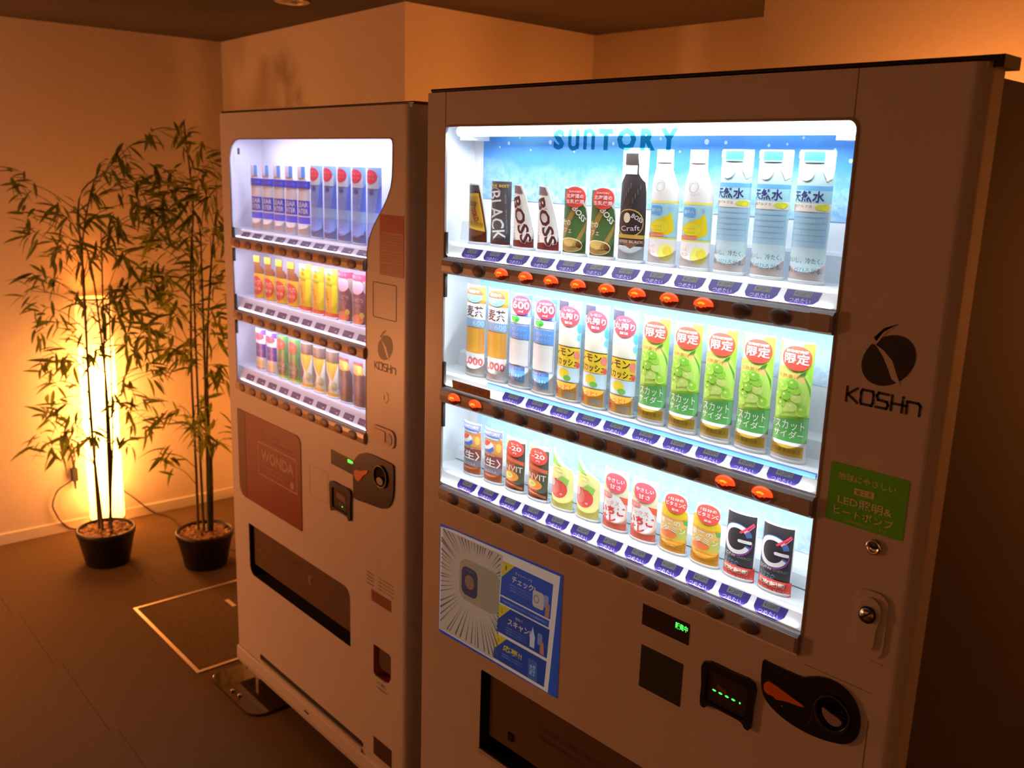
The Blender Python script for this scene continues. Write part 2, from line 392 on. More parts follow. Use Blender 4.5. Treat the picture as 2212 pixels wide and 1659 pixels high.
# recessed downlight, unlit
t = thing('ceiling_downlight', (-1.555, .618, H), 'small chrome-rimmed recessed downlight in the dark ceiling, cut by the top of the picture', 'light fitting')
b = MB(); b.lathe([(.058, 0), (.060, -.006), (.050, -.010), (.044, -.004)], M_chrome, 32, cap=False); b.build('rim', t, True)
b = MB(); b.lathe([(.044, -.004), (.030, -.0015)], M_chrome, 32, cap=False); b.build('reflector', t, True)
b = MB(); b.lathe([(.020, -.001), (.018, -.008), (.005, -.012)], M_grey, 20); b.build('bulb', t, True)

# floor hatch with metal edging
t = thing('floor_hatch', (-1.63, .39, 0), 'square carpeted floor hatch with bright metal edging beside the smaller machine', 'floor hatch', -.03)
for k, (x0, x1, y0, y1) in enumerate(((-.30, .30, -.30, -.288), (-.30, .30, .288, .30), (-.30, -.288, -.288, .288), (.288, .30, -.288, .288))):
    b = MB(); b.box(x0, x1, y0, y1, -.003, .0035, M_alu); b.build('edge_strip', t)
b = MB(); b.box(-.288, .288, -.288, .288, -.004, .0015, M_carpet); b.build('carpet_insert', t)
b = MB(); b.box(-.155, -.085, .005, .021, .0015, .0028, M_alu); b.build('lifting_handle', t)

# ------------------------------------------------------------------ floor lamp and its cord
L0 = (-2.795, .322)
lamp = thing('floor_lamp', (*L0, 0), 'tall glowing cylindrical paper floor lamp behind the left bamboo', 'lamp')
b = MB(); prof = []
for i in range(53):
    z = 1.02*i/52; prof.append((.0735+(.0012 if i % 2 else 0), z))
b.lathe(prof, M_shade, 40, cap=False); o = b.build('paper_shade', lamp, True); o.location = (0, 0, .065)
b = MB(); b.lathe([(.074, 1.083), (.0765, 1.083), (.0765, 1.091), (.074, 1.091)], M_wood, 40, cap=False); b.build('top_ring', lamp, True)
b = MB(); b.lathe([(.074, .058), (.0765, .058), (.0765, .066), (.074, .066)], M_wood, 40, cap=False); b.build('bottom_ring', lamp, True)
b = MB(); b.lathe([(.066, 0), (.068, .004), (.066, .012), (.02, .014)], M_wood, 32); b.tube([(0, 0, .012), (0, 0, .07)], .012, M_wood); b.build('base', lamp, True)
def spl(pts, k=6):
    P = [Vector(p) for p in pts]; P = [2*P[0]-P[1]]+P+[2*P[-1]-P[-2]]; o = []
    for i in range(1, len(P)-2):
        for q in range(k):
            t = q/k; a, b_, c, d = P[i-1:i+3]
            o.append(.5*((2*b_)+(c-a)*t+(2*a-5*b_+4*c-d)*t*t+(3*b_-a-3*c+d)*t**3))
    o.append(P[-2]); return o
X = lambda y: wl(y)+.014
b = MB(); b.tube(spl([(X(.27)+.06, .262, .012), (X(.2), .19, .010), (X(.15), .148, .05), (X(.12), .125, .10), (X(.11), .115, .145), (X(.14), .14, .205), (X(.19), .19, .235), (X(.213), .213, .25)]), .0035, M_cord)
b.tube(spl([(X(.215), .215, .30), (X(.212), .210, .36), (X(.217), .215, .42), (X(.222), .222, .375), (X(.215), .213, .33)]), .0032, M_cord)
b.tube(spl([(X(.218), .22, .33), (X(.218), .208, .38), (X(.222), .216, .41), (X(.226), .226, .35), (X(.22), .217, .30)]), .0032, M_cord)
o = b.build('looped_lead', lamp, True); o.data.transform(Matrix.Translation((-L0[0], -L0[1], 0)))
b = MB(); b.box(-.012, .012, -.012, .012, -.03, .03, M_blackm); b.tube([(0, 0, .03), (0, 0, .06)], .007, M_blackm); b.tube([(0, 0, -.03), (0, 0, -.07)], [.007, .004], M_blackm)
o = b.build('plug_block', lamp); o.location = (X(.216)-L0[0]+.004, .216-L0[1], .27)
t = thing('power_cord', (-2.5, .62, 0), 'thin dark cord running down the wall and over the carpet to the right bamboo pot', 'cord')
b = MB(); b.tube(spl([(X(.395), .395, .185), (X(.43), .43, .145), (X(.48), .48, .095), (X(.53), .53, .04), (X(.565)+.01, .568, .006), (-2.75, .60, .005), (-2.6, .585, .005), (-2.42, .60, .005), (-2.2, .66, .005)]), .0032, M_cord)
o = b.build('cord', t, True); o.data.transform(Matrix.Translation((2.5, -.62, 0)))

# ------------------------------------------------------------------ bamboos
def leaf_mesh(name, m, L=.095, W=.0125, bend=.25):
    v = []; f = []; n = 6
    prof = [.06, .75, 1, .9, .55, .02]
    for i in range(n):
        t = i/(n-1); w_ = W/2*prof[i]; x = L*t; z = -bend*L*t*t
        v += [(x, -w_, z+w_*.35), (x, 0, z), (x, w_, z+w_*.35)]
    for i in range(n-1):
        a = 3*i; f += [(a, a+3, a+4, a+1), (a+1, a+4, a+5, a+2)]
    me = bpy.data.meshes.new(name); me.from_pydata(v, [], f); me.materials.append(m); return me
AX = Vector((.687, .726, 0)); HX = Vector((-.726, .687, 0))
C1 = [(255,1780),(201,1719),(147,1668),(278,1633),(75,1666),(123,1608),(27,1564),(-206,1597),(-230,1556),(-122,1499),(-218,1455),(-203,1395),(-85,1439),(-154,1355),(-51,1481),(10,1463),(62,1464),(133,1446),(120,1405),(172,1569),(255,1592),(252,1531),(270,1491),(187,1479),(-159,1293),(-174,1240),(-102,1211),(-201,1166),(-72,1337),(-2,1298),(42,1330),(95,1342),(145,1302),(193,1241),(147,1177),(277,1244),(232,1180),(-45,1128),(-17,1087),(-174,1103),(-169,1039),(36,1088),(93,1154),(99,1069),(186,1115),(161,1050),(-249,961),(-88,977),(-103,922),(221,987),(197,943),(125,984),(-130,845),(-168,778),(-173,855),(-64,869),(15,937),(113,798),(76,719),(142,733),(183,701),(257,858),(301,892),(234,835),(-132,679),(-167,655),(-233,642),(-45,682),(-106,590),(-142,555),(-219,541),(-200,507),(-87,557),(3,594),(136,632),(201,634),(120,552)]
C2 = [(-22,1814),(-14,1775),(45,1728),(84,1680),(-103,1634),(-52,1625),(20,1618),(70,1599),(-86,1564),(-34,1566),(16,1537),(79,1549),(123,1621),(119,1530),(-120,1492),(-113,1441),(-28,1474),(34,1476),(96,1458),(-136,1399),(-84,1391),(-97,1349),(-11,1393),(51,1395),(113,1376),(-169,1367),(-153,1274),(-101,1265),(-36,1309),(25,1269),(88,1272),(120,1273),(-125,1202),(-150,1137),(-63,1172),(0,1185),(65,1208),(115,1146),(-111,1064),(-46,1098),(19,1122),(81,1081),(-156,1019),(-94,978),(-31,969),(35,1004),(98,974),(-119,912),(-77,903),(-12,905),(104,865),(49,841),(-75,715),(-21,705),(44,696),(97,665),(-121,669),(-2,639),(73,607),(-129,510),(-98,465),(93,563),(17,583),(-47,615)]
S1 = [[(-32,138), (-39,433), (-41,910), (-30,1330), (20,1560)], [(-9,143), (-8,636), (4,1216), (8,1527), (120,1640)], [(20,131), (22,476), (33,913), (51,1365)], [(8,139), (35,517), (45,835), (60,1180)], [(14,139), (28,500), (22,900), (-5,1280), (-60,1420)]]
S2 = [[(-30,125), (-37,493), (-40,850), (-21,1304), (-3,1523), (-25,1835)], [(-5,143), (-11,554), (-8,1043), (-3,1414)], [(18,143), (31,656), (38,1158), (41,1416)], [(33,144), (36,455), (24,655), (26,929)], [(24,140), (30,500), (36,900), (70,1300), (100,1500)]]
def bamboo(cx, cy, clusters, stems, label, seed, light, hr):  # light: half the leaf meshes take the copy with light painted in
    rnd = random.Random(seed)
    root = thing('potted_bamboo', (cx, cy, 0), label, 'plant')
    b = MB(); b.lathe([(.083, 0), (.088, .003), (.114, .132), (.118, .134), (.119, .152), (.115, .156), (.110, .155), (.108, .137)], M_pot, 40, cap=False)
    b.lathe([(.083, .0005), (.02, .0005)], M_pot, 40); b.build('pot', root, True)
    b = MB(); b.lathe([(.109, .138), (.06, .143), (.004, .145)], M_soil, 32); b.build('soil', root, True)
    b = MB()
    for i in range(420):
        a = rnd.uniform(0, 2*PI); r = .104*math.sqrt(rnd.random()); s = rnd.uniform(.004, .009); z = .146-r*.05+rnd.uniform(-.001, .004)
        c = Vector((r*math.cos(a), r*math.sin(a), z)); R = Matrix.Rotation(rnd.uniform(0, 6), 3, 'Z') @ Matrix.Rotation(rnd.uniform(-.6, .6), 3, 'X')
        v = [c+R @ Vector((x*s, y*s*.6, zz*s*.3)) for zz in (-1, 1) for y in (-1, 1) for x in (-1, 1)]
        b.add(v, [(0, 2, 3, 1), (4, 5, 7, 6), (0, 1, 5, 4), (2, 6, 7, 3), (0, 4, 6, 2), (1, 3, 7, 5)], M_chip if rnd.random() < .5 else M_chip2)
    o = b.build('wood_chips', root); o['kind'] = 'stuff'
    paths = []
    for k, st in enumerate(stems):
        dz = rnd.uniform(-.05, .05)
        P = [AX*(s/1000)+HX*(dz*min(1, z/600))+Vector((0, 0, z/1000)) for s, z in st]; P = spl(P, 5); paths.append(P)
        n = len(P); r0 = .0062 if k != 3 else .0045
        b = MB(); b.tube(P, [r0*(1-.6*i/n) for i in range(n)], M_stem, 8)
        L = 0; nxt = .13
        for i in range(1, n):
            L += (P[i]-P[i-1]).length
            if L > nxt: b.lathe([(r0*.9, -.002), (r0*1.2*(1-.5*i/n), 0), (r0*.9, .002)], M_stem, 8, c=tuple(P[i])); nxt += .15
        b.build('stem', root, True)
    tw = MB(); meshes = [leaf_mesh('leaf', M_leaf, .088, .0165, .15), leaf_mesh('leaf', M_leaf, .108, .0185, .3), leaf_mesh('leaf', M_leaf_lit if light else M_leaf, .078, .0155, .2), leaf_mesh('leaf', M_leaf_lit if light else M_leaf, .098, .0170, .1)]
    n_leaf = 0; extra = MB()
    jobs = []
    for (s, z) in clusters:
        d = rnd.uniform(-hr, hr); c = AX*(s/1000)+HX*d+Vector((0, 0, z/1000))
        best = None
        for P in paths:
            for p in P:
                if p.z < c.z-.02 and p.z > .3:
                    q = (p-c).length+abs((c.z-p.z)-.12)
                    if best is None or q < best[0]: best = (q, p)
        p = best[1]; mid = (p+c)/2+Vector((0, 0, .02))
        tw.tube(spl([p, mid, c], 3), [.0018, .0016, .0015, .0014, .0012, .001, .0008], M_stem, 4)
        out = (c-p); out.z *= .4; base_a = math.atan2(out.dot(HX), out.dot(AX))
        k = rnd.choice((8, 9, 10, 11, 12))
        for i in range(k):
            a = base_a+rnd.uniform(-1.5, 1.5)+(PI if rnd.random() < .12 else 0); tilt = rnd.uniform(-1.15, .55)
            jobs.append((c+Vector((rnd.uniform(-.03, .03), rnd.uniform(-.03, .03), rnd.uniform(-.035, .035))), a, tilt, rnd.uniform(-.9, .9), rnd.randrange(4), rnd.uniform(.7, 1.1)))
    rnd.shuffle(jobs)
    for c, a, tilt, roll, mi, sc in jobs:
        D = AX*math.cos(a)+HX*math.sin(a); rz = math.atan2(D.y, D.x)
        M = Matrix.Translation(c) @ Matrix.Rotation(rz, 4, 'Z') @ Matrix.Rotation(-tilt, 4, 'Y') @ Matrix.Rotation(roll, 4, 'X') @ Matrix.Scale(sc, 4)
        if n_leaf < 300:
            o = bpy.data.objects.new('leaf', meshes[mi]); COL.objects.link(o); o.parent = root; o.matrix_local = M; n_leaf += 1
        else:
            me = meshes[mi]; extra.add([M @ v.co for v in me.vertices], [tuple(p.vertices) for p in me.polygons], me.materials[0])
    if extra.v: o = extra.build('foliage', root); o['kind'] = 'stuff'
    o = tw.build('twigs', root); o['kind'] = 'stuff'
    return root
bamboo(-2.44, .19, C1, S1, 'potted bamboo standing in front of the glowing lamp, dark thin stems in a black pot', 3, False, .09)
bamboo(-2.16, .50, C2, S2, 'potted bamboo half behind the smaller vending machine, leaves coloured as if lit, in a black pot', 5, True, .10)

# ------------------------------------------------------------------ parts shared by both machines
def button_proto(kind):
    b = MB(); n = 20; rings = [(1, 0), (.97, .0015), (.82, .0032), (.5, .0044), (.2, .0048)] if kind != 'lit' else [(1, 0), (.97, .002), (.86, .0042), (.7, .0058), (.5, .0068), (.25, .0074)]
    if kind == 'L': rx, rz, m = .0215, .0125, [M_btnL]
    else: rx, rz, m = .0175, .0118, [M_btn]
    V = []; F = []; MI = []
    for q, h in rings: V += [(q*rx*math.cos(2*PI*i/n), -h, q*rz*math.sin(2*PI*i/n)) for i in range(n)]
    for j in range(len(rings)-1):
        for i in range(n):
            F.append((j*n+i, j*n+(i+1) % n, (j+1)*n+(i+1) % n, (j+1)*n+i))
    F.append(tuple((len(rings)-1)*n+i for i in range(n)))
    for q in F:
        c = sum((Vector(V[i]) for i in q), Vector())/len(q)
        if kind == 'lit': MI.append(1 if c.z > -.0015-.0022*(c.x/.0175)**2*-1 else 0)
        else: MI.append(0)
        if kind == 'lit' and (c.x**2/.006**2+(c.z-.0035)**2/.0035**2) < 1: MI[-1] = 2
    return V, F, ([M_btn_d, M_btn_g, M_btn_h] if kind == 'lit' else m), MI
_mesh_cache = {}
def put_mesh(key, name, maker, parent, loc, label=None, rot=(0, 0, 0)):
    if key not in _mesh_cache:
        V, F, m, MI = maker(); me = bpy.data.meshes.new(name); me.from_pydata([tuple(v) for v in V], [], F)
        for k in m: me.materials.append(k)
        if MI: me.polygons.foreach_set('material_index', MI)
        me.update(); _mesh_cache[key] = me
    o = bpy.data.objects.new(name, _mesh_cache[key]); COL.objects.link(o); o.parent = parent; o.location = Vector(loc)-OFF; o.rotation_euler = rot
    if label: o['label'] = label
    return o
def art_mesh(art, eps=.0002):
    b = MB(); lay = 1; last = None
    for V, F, m in art.it:
        b.add([(x, -lay*eps, z) for x, z in V], F, m)
        if m is not last: lay += 1
        last = m
    return b.v, b.f, b.mats, b.m
def tag_big():
    a = Art(); V, P = C('33257C'), C('747276')
    pts = [(-.026, .0105), (-.0255, -.003), (-.021, -.0095), (-.014, -.0115), (.014, -.0115), (.021, -.0095), (.0255, -.003), (.026, .0105)]
    a.poly(pts, V); a.rect(-.013, .0005, .013, .0098, P); a.text('¥120円', 0, .0052, .022, .0068, C('26242C')); a.text('つめたい', 0, -.0062, .032, .0072, C('C9C4E4'), bold=.01)
    return art_mesh(a)
def tag_small():
    a = Art(); a.rect(-.0245, -.0085, .0245, .0085, C('5D5678')); a.text('¥130', -.008, .001, .022, .009, C('8D86A8')); a.disc(.012, -.0025, .006, .0028, C('B6B0D8'))
    return art_mesh(a)
def strut(name, parent, x0, x1, y0, y1, z0, z1, m, label=None):
    return MB().box(x0, x1, y0, y1, z0, z1, m).build(name, parent, label=label)

def koshin_logo(parent, cx, cz, k, y0, ink):
    """oval emblem with a swoosh and the operator's name beneath; k = half width of the oval"""
    a = Art(); a.poly(ell(cx, cz, k*1.06, k*.82, 28, .75), ink)
    body = M_steel
    sw = [(cx-.62*k, cz+.55*k), (cx-.2*k, cz+.33*k), (cx+.15*k, cz+.02*k), (cx+.38*k, cz-.48*k), (cx+.56*k, cz-.82*k), (cx+.20*k, cz-.62*k), (cx+.02*k, cz-.25*k), (cx-.2*k, cz+.12*k), (cx-.45*k, cz+.42*k)]
    a.poly(sw, body)
    a.poly([(cx-.62*k, cz+.50*k), (cx-.50*k, cz+.50*k), (cx-.18*k, cz+.98*k), (cx+.20*k, cz+1.32*k), (cx-.22*k, cz+1.12*k), (cx-.50*k, cz+.85*k)], body)
    a.poly([(cx-.50*k, cz+.62*k), (cx-.28*k, cz+.98*k), (cx+.22*k, cz+1.34*k), (cx-.28*k, cz+1.12*k), (cx-.62*k, cz+.74*k)], ink)
    a.bake('emblem', parent, face(y0), .0002)
    t = Art(); w = k*2.75; x = cx-w/2; h = k*.52; z = cz-k*1.72; s = h*.17; L = w/5.1
    t.stroke([(x, z), (x, z+h)], s, ink); t.stroke([(x+.7*L, z+h), (x+.08*L, z+h*.5), (x+.78*L, z)], s, ink); x += L*.98
    t.stroke([(x+.1*L, z), (x+.8*L, z), (x+.88*L, z+.2*h), (x+.88*L, z+.8*h), (x+.8*L, z+h), (x+.1*L, z+h), (x+.02*L, z+.8*h), (x+.02*L, z+.2*h), (x+.1*L, z)], s, ink); x += L*1.12
    t.stroke([(x+.78*L, z+h), (x+.1*L, z+h), (x, z+.8*h), (x+.1*L, z+.52*h), (x+.7*L, z+.48*h), (x+.8*L, z+.25*h), (x+.7*L, z), (x, z)], s, ink); x += L*1.02
    t.stroke([(x, z), (x, z+h)], s, ink); t.stroke([(x, z+.48*h), (x+.95*L, z+.48*h)], s, ink); t.stroke([(x+.72*L, z), (x+.72*L, z+.75*h)], s, ink); t.stroke([(x+.72*L, z+.95*h), (x+.72*L, z+1.02*h)], s, ink); x += L*1.02
    t.stroke([(x, z), (x, z+.8*h), (x+.7*L, z+.8*h), (x+.85*L, z+.65*h), (x+.85*L, z)], s, ink)
    t.bake('lettering', parent, face(y0), .0002)

def shelf_and_bar(parent, x0, x1, bx0, bx1, bz, zb, n, xb, pitch, xt, lit, kind, barm, casem, blue=False):
    """one display row: shelf (with price tags) above a button bar (with buttons)"""
    sh = MB().profile_x([(.108, zb), (.020, zb), (.0185, zb-.006), (.0035, bz+.0175), (.0035, bz+.0125), (.108, bz+.0125)], x0, x1, casem)
    if blue: sh.box(x0+.16, x1-.03, .0165, .021, zb-.0075, zb-.001, C('4C86E8'))
    sh = sh.build('display_shelf', parent)
    ang = math.atan2(.015, (zb-.006)-(bz+.0175))
    zc = (zb-.006+bz+.0175)/2
    for i in range(n):
        if i in (0, 1) and blue and kind == 'B': continue
        put_mesh('tag'+kind, 'price_tag', tag_big if kind == 'B' else tag_small, sh, (xt+pitch*i, .0108, zc), rot=(-ang, 0, 0))
    pr = [(.006, bz-.0155), (-.003, bz-.0155), (-.0075, bz-.011), (-.0085, bz), (-.0075, bz+.010), (-.003, bz+.0145), (.006, bz+.0145)]
    br = MB().profile_x(pr, bx0, bx1, barm).build('button_bar', parent)
    for i in range(n):
        k = 'lit' if i in lit else kind
        o = put_mesh('btn'+k, 'selection_button', lambda k=k: button_proto(k), br, (xb+pitch*i, -.0078, bz-.001), 'glowing orange-red selection button' if k == 'lit' else None)
        for p in o.data.polygons: p.use_smooth = True
    return sh, br
def bevel(o, w, seg=2, ang=.6):
    m = o.modifiers.new('bevel', 'BEVEL'); m.width = w; m.segments = seg; m.limit_method = 'ANGLE'; m.angle_limit = ang; return o

# ================================================================== LARGE MACHINE
BX, BY = .495, .36
OFF = Vector((BX, BY, 0))
big = thing('vending_machine', (BX, BY, 0), 'larger white vending machine in the foreground, with twelve drink samples per shelf', 'vending machine')
WIN = rrect(.047, 1.0415, .8515, 1.7675, (.004, .006, .012, .006))
FLAP = rrect(.184, .545, .70, .7235, (.004, .03, .03, .004))
d = MB()
d.plate([(-.004, .075), (.9815, .075), (.9815, 1.828), (-.004, 1.828)], [WIN, FLAP], 0, .004, M_steel)
R = .0165; arc = [(.9815+R*math.sin(a), R-R*math.cos(a)) for a in [i/8*PI/2 for i in range(9)]]
pl = arc+[(.998, .048), (.994, .048)]+[(x-.004*math.sin(i/8*PI/2), y+.004*math.cos(i/8*PI/2)) for i, (x, y) in reversed(list(enumerate(arc)))]
n = len(pl); v = [(x, y, z) for z in (.075, 1.828) for x, y in pl]
d.add(v, [(i, (i+1) % n, (i+1) % n+n, i+n) for i in range(n)]+[tuple(range(n-1, -1, -1)), tuple(range(n, 2*n))], M_steel)
d.box(-.008, -.004, .001, .048, .075, 1.828, M_steel)
d.box(-.004, .996, .004, .048, 1.822, 1.828, M_steel).box(-.004, .996, .004, .048, .075, .081, M_steel)
door = d.build('front_door', big)
for p in door.data.polygons: pass
c = MB(); c.box(.0, .992, .125, .72, .06, 1.815, M_side); c.box(.0, .992, .05, .125, .06, .98, M_side).box(.0, .992, .05, .125, 1.79, 1.815, M_side).box(.905, .992, .05, .125, .98, 1.79, M_side)
c.build('cabinet', big)
bevel(strut('top_trim', big, -.004, 1.007, .003, .052, 1.8285, 1.835, M_black), .002)
strut('hinge_seam', big, .0452, .0464, -.0004, .001, 1.768, 1.828, M_seam)
strut('panel_seam', big, .8448, .8456, -.0003, .001, 1.769, 1.828, M_seam)
strut('corner_bracket', big, .985, 1.009, .012, .06, 1.822, 1.836, M_black)
for x in (.06, .93):
    for y in (.12, .66):
        b = MB(); b.lathe([(.028, 0), (.028, .008), (.012, .012), (.012, .062)], M_grey, 16, c=(x, y, 0)); b.build('levelling_foot', big, True)
# case interior
c = MB(); c.box(-.004, .0, .006, .115, 1.0, 1.775, M_inner).box(.868, .872, .006, .115, 1.0, 1.775, M_inner).box(-.004, .872, .112, .116, 1.0, 1.775, M_inner)
c.box(-.004, .872, .006, .112, 1.770, 1.775, M_inner).box(-.004, .872, .006, .112, 1.0, 1.004, M_inner)
for zb, zt in ((1.555, 1.596), (1.302, 1.332), (1.102, 1.124)):
    c.profile_x([(.112, zb), (.078, zb), (.083, zt-.004), (.088, zt), (.112, zt)], 0, .868, M_inner)
c.build('display_case', big)
zz = [(1.637, 1.768, True), (1.402, 1.5, False), (1.143, 1.245, False)]
for i, (a, b_, top) in enumerate(zz):
    k = MB(); k.box(.028, .835, .1105, .112, a, b_, ice_mat('ice_print_top' if top else 'ice_print_%d' % i, a, b_, top)); k.build('ice_backdrop', big)
rnd = random.Random(2); a = Art()
for x, z, r in [(.10, 1.742, .0035), (.13, 1.752, .002), (.16, 1.73, .0022), (.21, 1.744, .004), (.235, 1.744, .0025), (.27, 1.728, .002), (.36, 1.742, .003), (.40, 1.735, .003), (.55, 1.745, .0045), (.585, 1.744, .003), (.66, 1.74, .0025), (.69, 1.742, .002), (.715, 1.751, .0022), (.765, 1.735, .002), (.79, 1.72, .003), (.075, 1.735, .002), (.46, 1.75, .0025), (.50, 1.73, .002)]:
    a.disc(x, z, r, r, C('CFF0FF'), 10)
a.bake('snow_dots', big, face(.1103), .0001)
b = MB(); b.lathe([(.009, 0), (.009, .79)], M_tube, 16); o = b.build('light_tube', big, True); o.data.transform(Matrix.Translation(OFF) @ Matrix.Rotation(0, 4, 'X')); o.data.transform(Matrix.Rotation(PI/2, 4, 'Y')); o.location = Vector((.04, .040, 1.760))-OFF
for x in (.035, .80): strut('lamp_holder', big, x, x+.032, .045, .09, 1.745, 1.766, M_inner)
for z, y, pw, up, pu in ((1.760, .012, 2.1, 1.530, 7.0), (1.494, .010, 1.6, 1.279, 4.2), (1.243, .010, 1.2, 1.077, 1.8)):
    area('row_light', (.44, y, z), (.80, .016), pw, (.93, .98, 1), (.44, .052, z-.12))
    area('sample_fill_light', (.44, .006, up), (.80, .006), pu, (.93, .98, 1), (.44, .046, up+.10))  # unseen strip added at the shelf front to brighten the lower samples
g = MB(); g.plate(rrect(.048, 1.0425, .8505, 1.7665, (.004, .006, .012, .006)), [], .0005, .002, M_glass); g.build('window_pane', big)
g = MB(); g.plate(rrect(.0455, 1.0395, .8535, 1.7695, (.005, .008, .014, .008)), [rrect(.048, 1.0425, .8505, 1.7665, (.004, .006, .012, .006))], -.0012, .004, M_grey); g.build('window_gasket', big)
g = MB()
for z0, z1 in ((1.528, 1.575), (1.452, 1.498), (1.276, 1.325), (1.195, 1.246)): g.box(.049, .054, -.0015, .004, z0, z1, M_blackm)
g.build('bar_clip', big)
a = Art(); TE = M_teal
xs = .326
for ch, wd in (('S', .026), ('U', .027), ('n', .027), ('T', .030), ('O', .040), ('R', .030), ('Y', .035)):
    if ch == 'U':
        X0, X1 = xs+.005, xs+wd-.005; a.it.append(([(X0-.0036, 1.759), (X0-.0036, 1.737), (X0+.0036, 1.737), (X0+.0036, 1.759)], [(0, 1, 2, 3)], TE)); a.rect(X1-.0036, 1.729, X1+.0036, 1.759, TE)
        a.ring((X0+X1)/2, 1.737, (X1-X0)/2+.0036, .0105, .007, TE, 16, PI, 2*PI)
    elif ch == 'n':
        X0, X1 = xs+.005, xs+wd-.005; a.rect(X0-.0036, 1.7285, X0+.0036, 1.759, TE); a.rect(X1-.0036, 1.7285, X1+.0036, 1.750, TE)
        a.ring((X0+X1)/2, 1.750, (X1-X0)/2+.0036, .0105, .007, TE, 16, 0, PI)
    else:
        a.text(ch, xs+wd/2, 1.7438, wd*.95, .032 if ch != 'O' else .034, TE, bold=.055)
    xs += wd+.0065
a.bake('window_lettering', big, face(-.0002), .0001)
for bz, zb, lit, blue in ((1.513, 1.555, set(range(2, 10)), False), (1.261, 1.302, {0, 1, 10, 11}, True), (1.0585, 1.100, set(), False)):
    sh, br = shelf_and_bar(big, .0, .868, .050, .850, bz, zb, 12, .0955, .0617, .1145, lit, 'B', M_bar, M_inner, blue)
    MB().box(.818, .8475, -.0095, -.0085, bz-.012, bz+.0115, M_bar).build('end_label', br)
    if bz < 1.1: strut('lower_rail', big, .05, .85, -.004, .003, 1.0405, 1.0435, M_inner)
a = Art(); a.rect(.085, 1.279, .195, 1.2965, C('8A5A3C')); a.text('あたたかい', .14, 1.288, .07, .008, C('6E4630'))
a.bake('brown_label_strip', big, lambda x, z, o: (x, -.004-o-(z-1.279)*.1, z), .0004)
koshin_logo(big, .926, 1.477, .0355, -.0002, C('0E121F'))
g = MB(); g.plate(rrect(.867, 1.2515, .973, 1.332, .003), [], -.0006, .001, C('63D41E')); st = g.build('green_sticker', big)
Lt = C('E6F2D0'); a = Art(); a.text('地球にやさしい', .918, 1.3155, .078, .0095, Lt, bold=.01); a.rect(.903, 1.2955, .930, 1.304, Lt); a.text('省エネ', .9165, 1.2998, .022, .0065, C('63D41E'))
a.text('LED照明&', .919, 1.2835, .074, .0125, Lt, bold=.015); a.text('ヒートポンプ', .919, 1.2685, .082, .0115, Lt, bold=.015); a.text('この自動販売機は省エネルギー型です', .922, 1.2575, .06, .0035, Lt)
a.bake('lettering', st, face(-.0006), .00015)
b = MB(); b.lathe([(.0105, 0), (.0105, .003), (.008, .0042), (.0065, .0025), (.002, .0025)], M_chrome, 24); o = b.build('keyhole_lock', big, True); o.data.transform(Matrix.Translation(OFF)); o.data.transform(Matrix.Rotation(PI/2, 4, 'X')); o.location = Vector((.938, 0, 1.233))-OFF
strut('keyway', o, -.0045+OFF.x, .0045+OFF.x, -.0046+OFF.y, -.0025+OFF.y, -.001+OFF.z, .001+OFF.z, M_black)
g = MB(); g.plate(rrect(.923, 1.083, .968, 1.174, .016, 6), [], -.003, .001, M_steel); hd = g.build('door_handle', big); bevel(hd, .0015)
g = MB(); g.plate(smooth_loop([(.946, 1.166), (.932, 1.158), (.929, 1.142), (.931, 1.125), (.931, 1.104), (.937, 1.095), (.950, 1.094), (.956, 1.102), (.957, 1.124), (.961, 1.142), (.958, 1.158)]), [], -.0065, -.002, M_steel); o = g.build('handle_grip', hd); bevel(o, .0015)
b = MB(); b.lathe([(.0115, 0), (.0115, .003), (.0095, .003)], M_black, 24); b.lathe([(.0092, 0), (.0092, .0042), (.002, .0046)], M_chrome, 24); o = b.build('cam_lock', hd, True); o.data.transform(Matrix.Translation(OFF)); o.data.transform(Matrix.Rotation(PI/2, 4, 'X')); o.location = Vector((.9435, -.0065, 1.142))-OFF
a = Art(); a.stroke([(.9385, 1.1375), (.9485, 1.1465)], .0022, M_black); a.bake('key_slot', hd, face(-.0112), .0002)
a = Art(); a.text('PULL OPEN', .962, 1.0775, .018, .002, M_seam); a.bake('small_print', big, face(-.0001), .0001)
# poster
Bl, Bl2, Wh, Ye = CE('2C52A8'), CE('27458F'), CE('CBBFAE'), CE('C9B431')
g = MB(); g.plate([(.050, .757), (.056, .752), (.393, .758), (.393, 1.0), (.050, .990)], [], -.0015, .001, Bl); po = g.build('campaign_poster', big)
g = MB(); g.plate([(.0525, .7595), (.3705, .7595), (.3885, .9955), (.095, .9895), (.0525, .985)], [], -.0022, -.001, CE('D8CFC2')); g.build('poster_card', po)
a = Art(); a.poly([(.0545, .7615), (.221, .7625), (.240, .986), (.060, .984)], CE('B9A992'))
rnd = random.Random(4)
for i in range(64):
    t = 2*PI*i/64+rnd.uniform(-.03, .03); r0 = rnd.uniform(.062, .075); c_, s_ = math.cos(t), math.sin(t)
    ex = lambda r: (.165+r*c_, .898+r*s_*.95)
    r1 = min([.2]+[((.0560 if c_ < 0 else .2330)-.165)/c_ if abs(c_) > .02 else 9]+[((.768 if s_ < 0 else .983)-.898)/(s_*.95) if abs(s_) > .02 else 9])
    if r1 > r0: p, q = ex(r0), ex(r1); w_ = rnd.uniform(.0008, .0022); a.poly([p, (q[0]-s_*w_, q[1]+c_*w_), (q[0]+s_*w_, q[1]-c_*w_)], CE('5E5B5C'))
a.bake('ray_print', po, face(-.0022), .00012)
g = MB(); g.plate(rrect(.117, .856, .233, .943, .022, 6), [], -.0045, -.002, CE('9C8F74')); bd = g.build('badge', po)
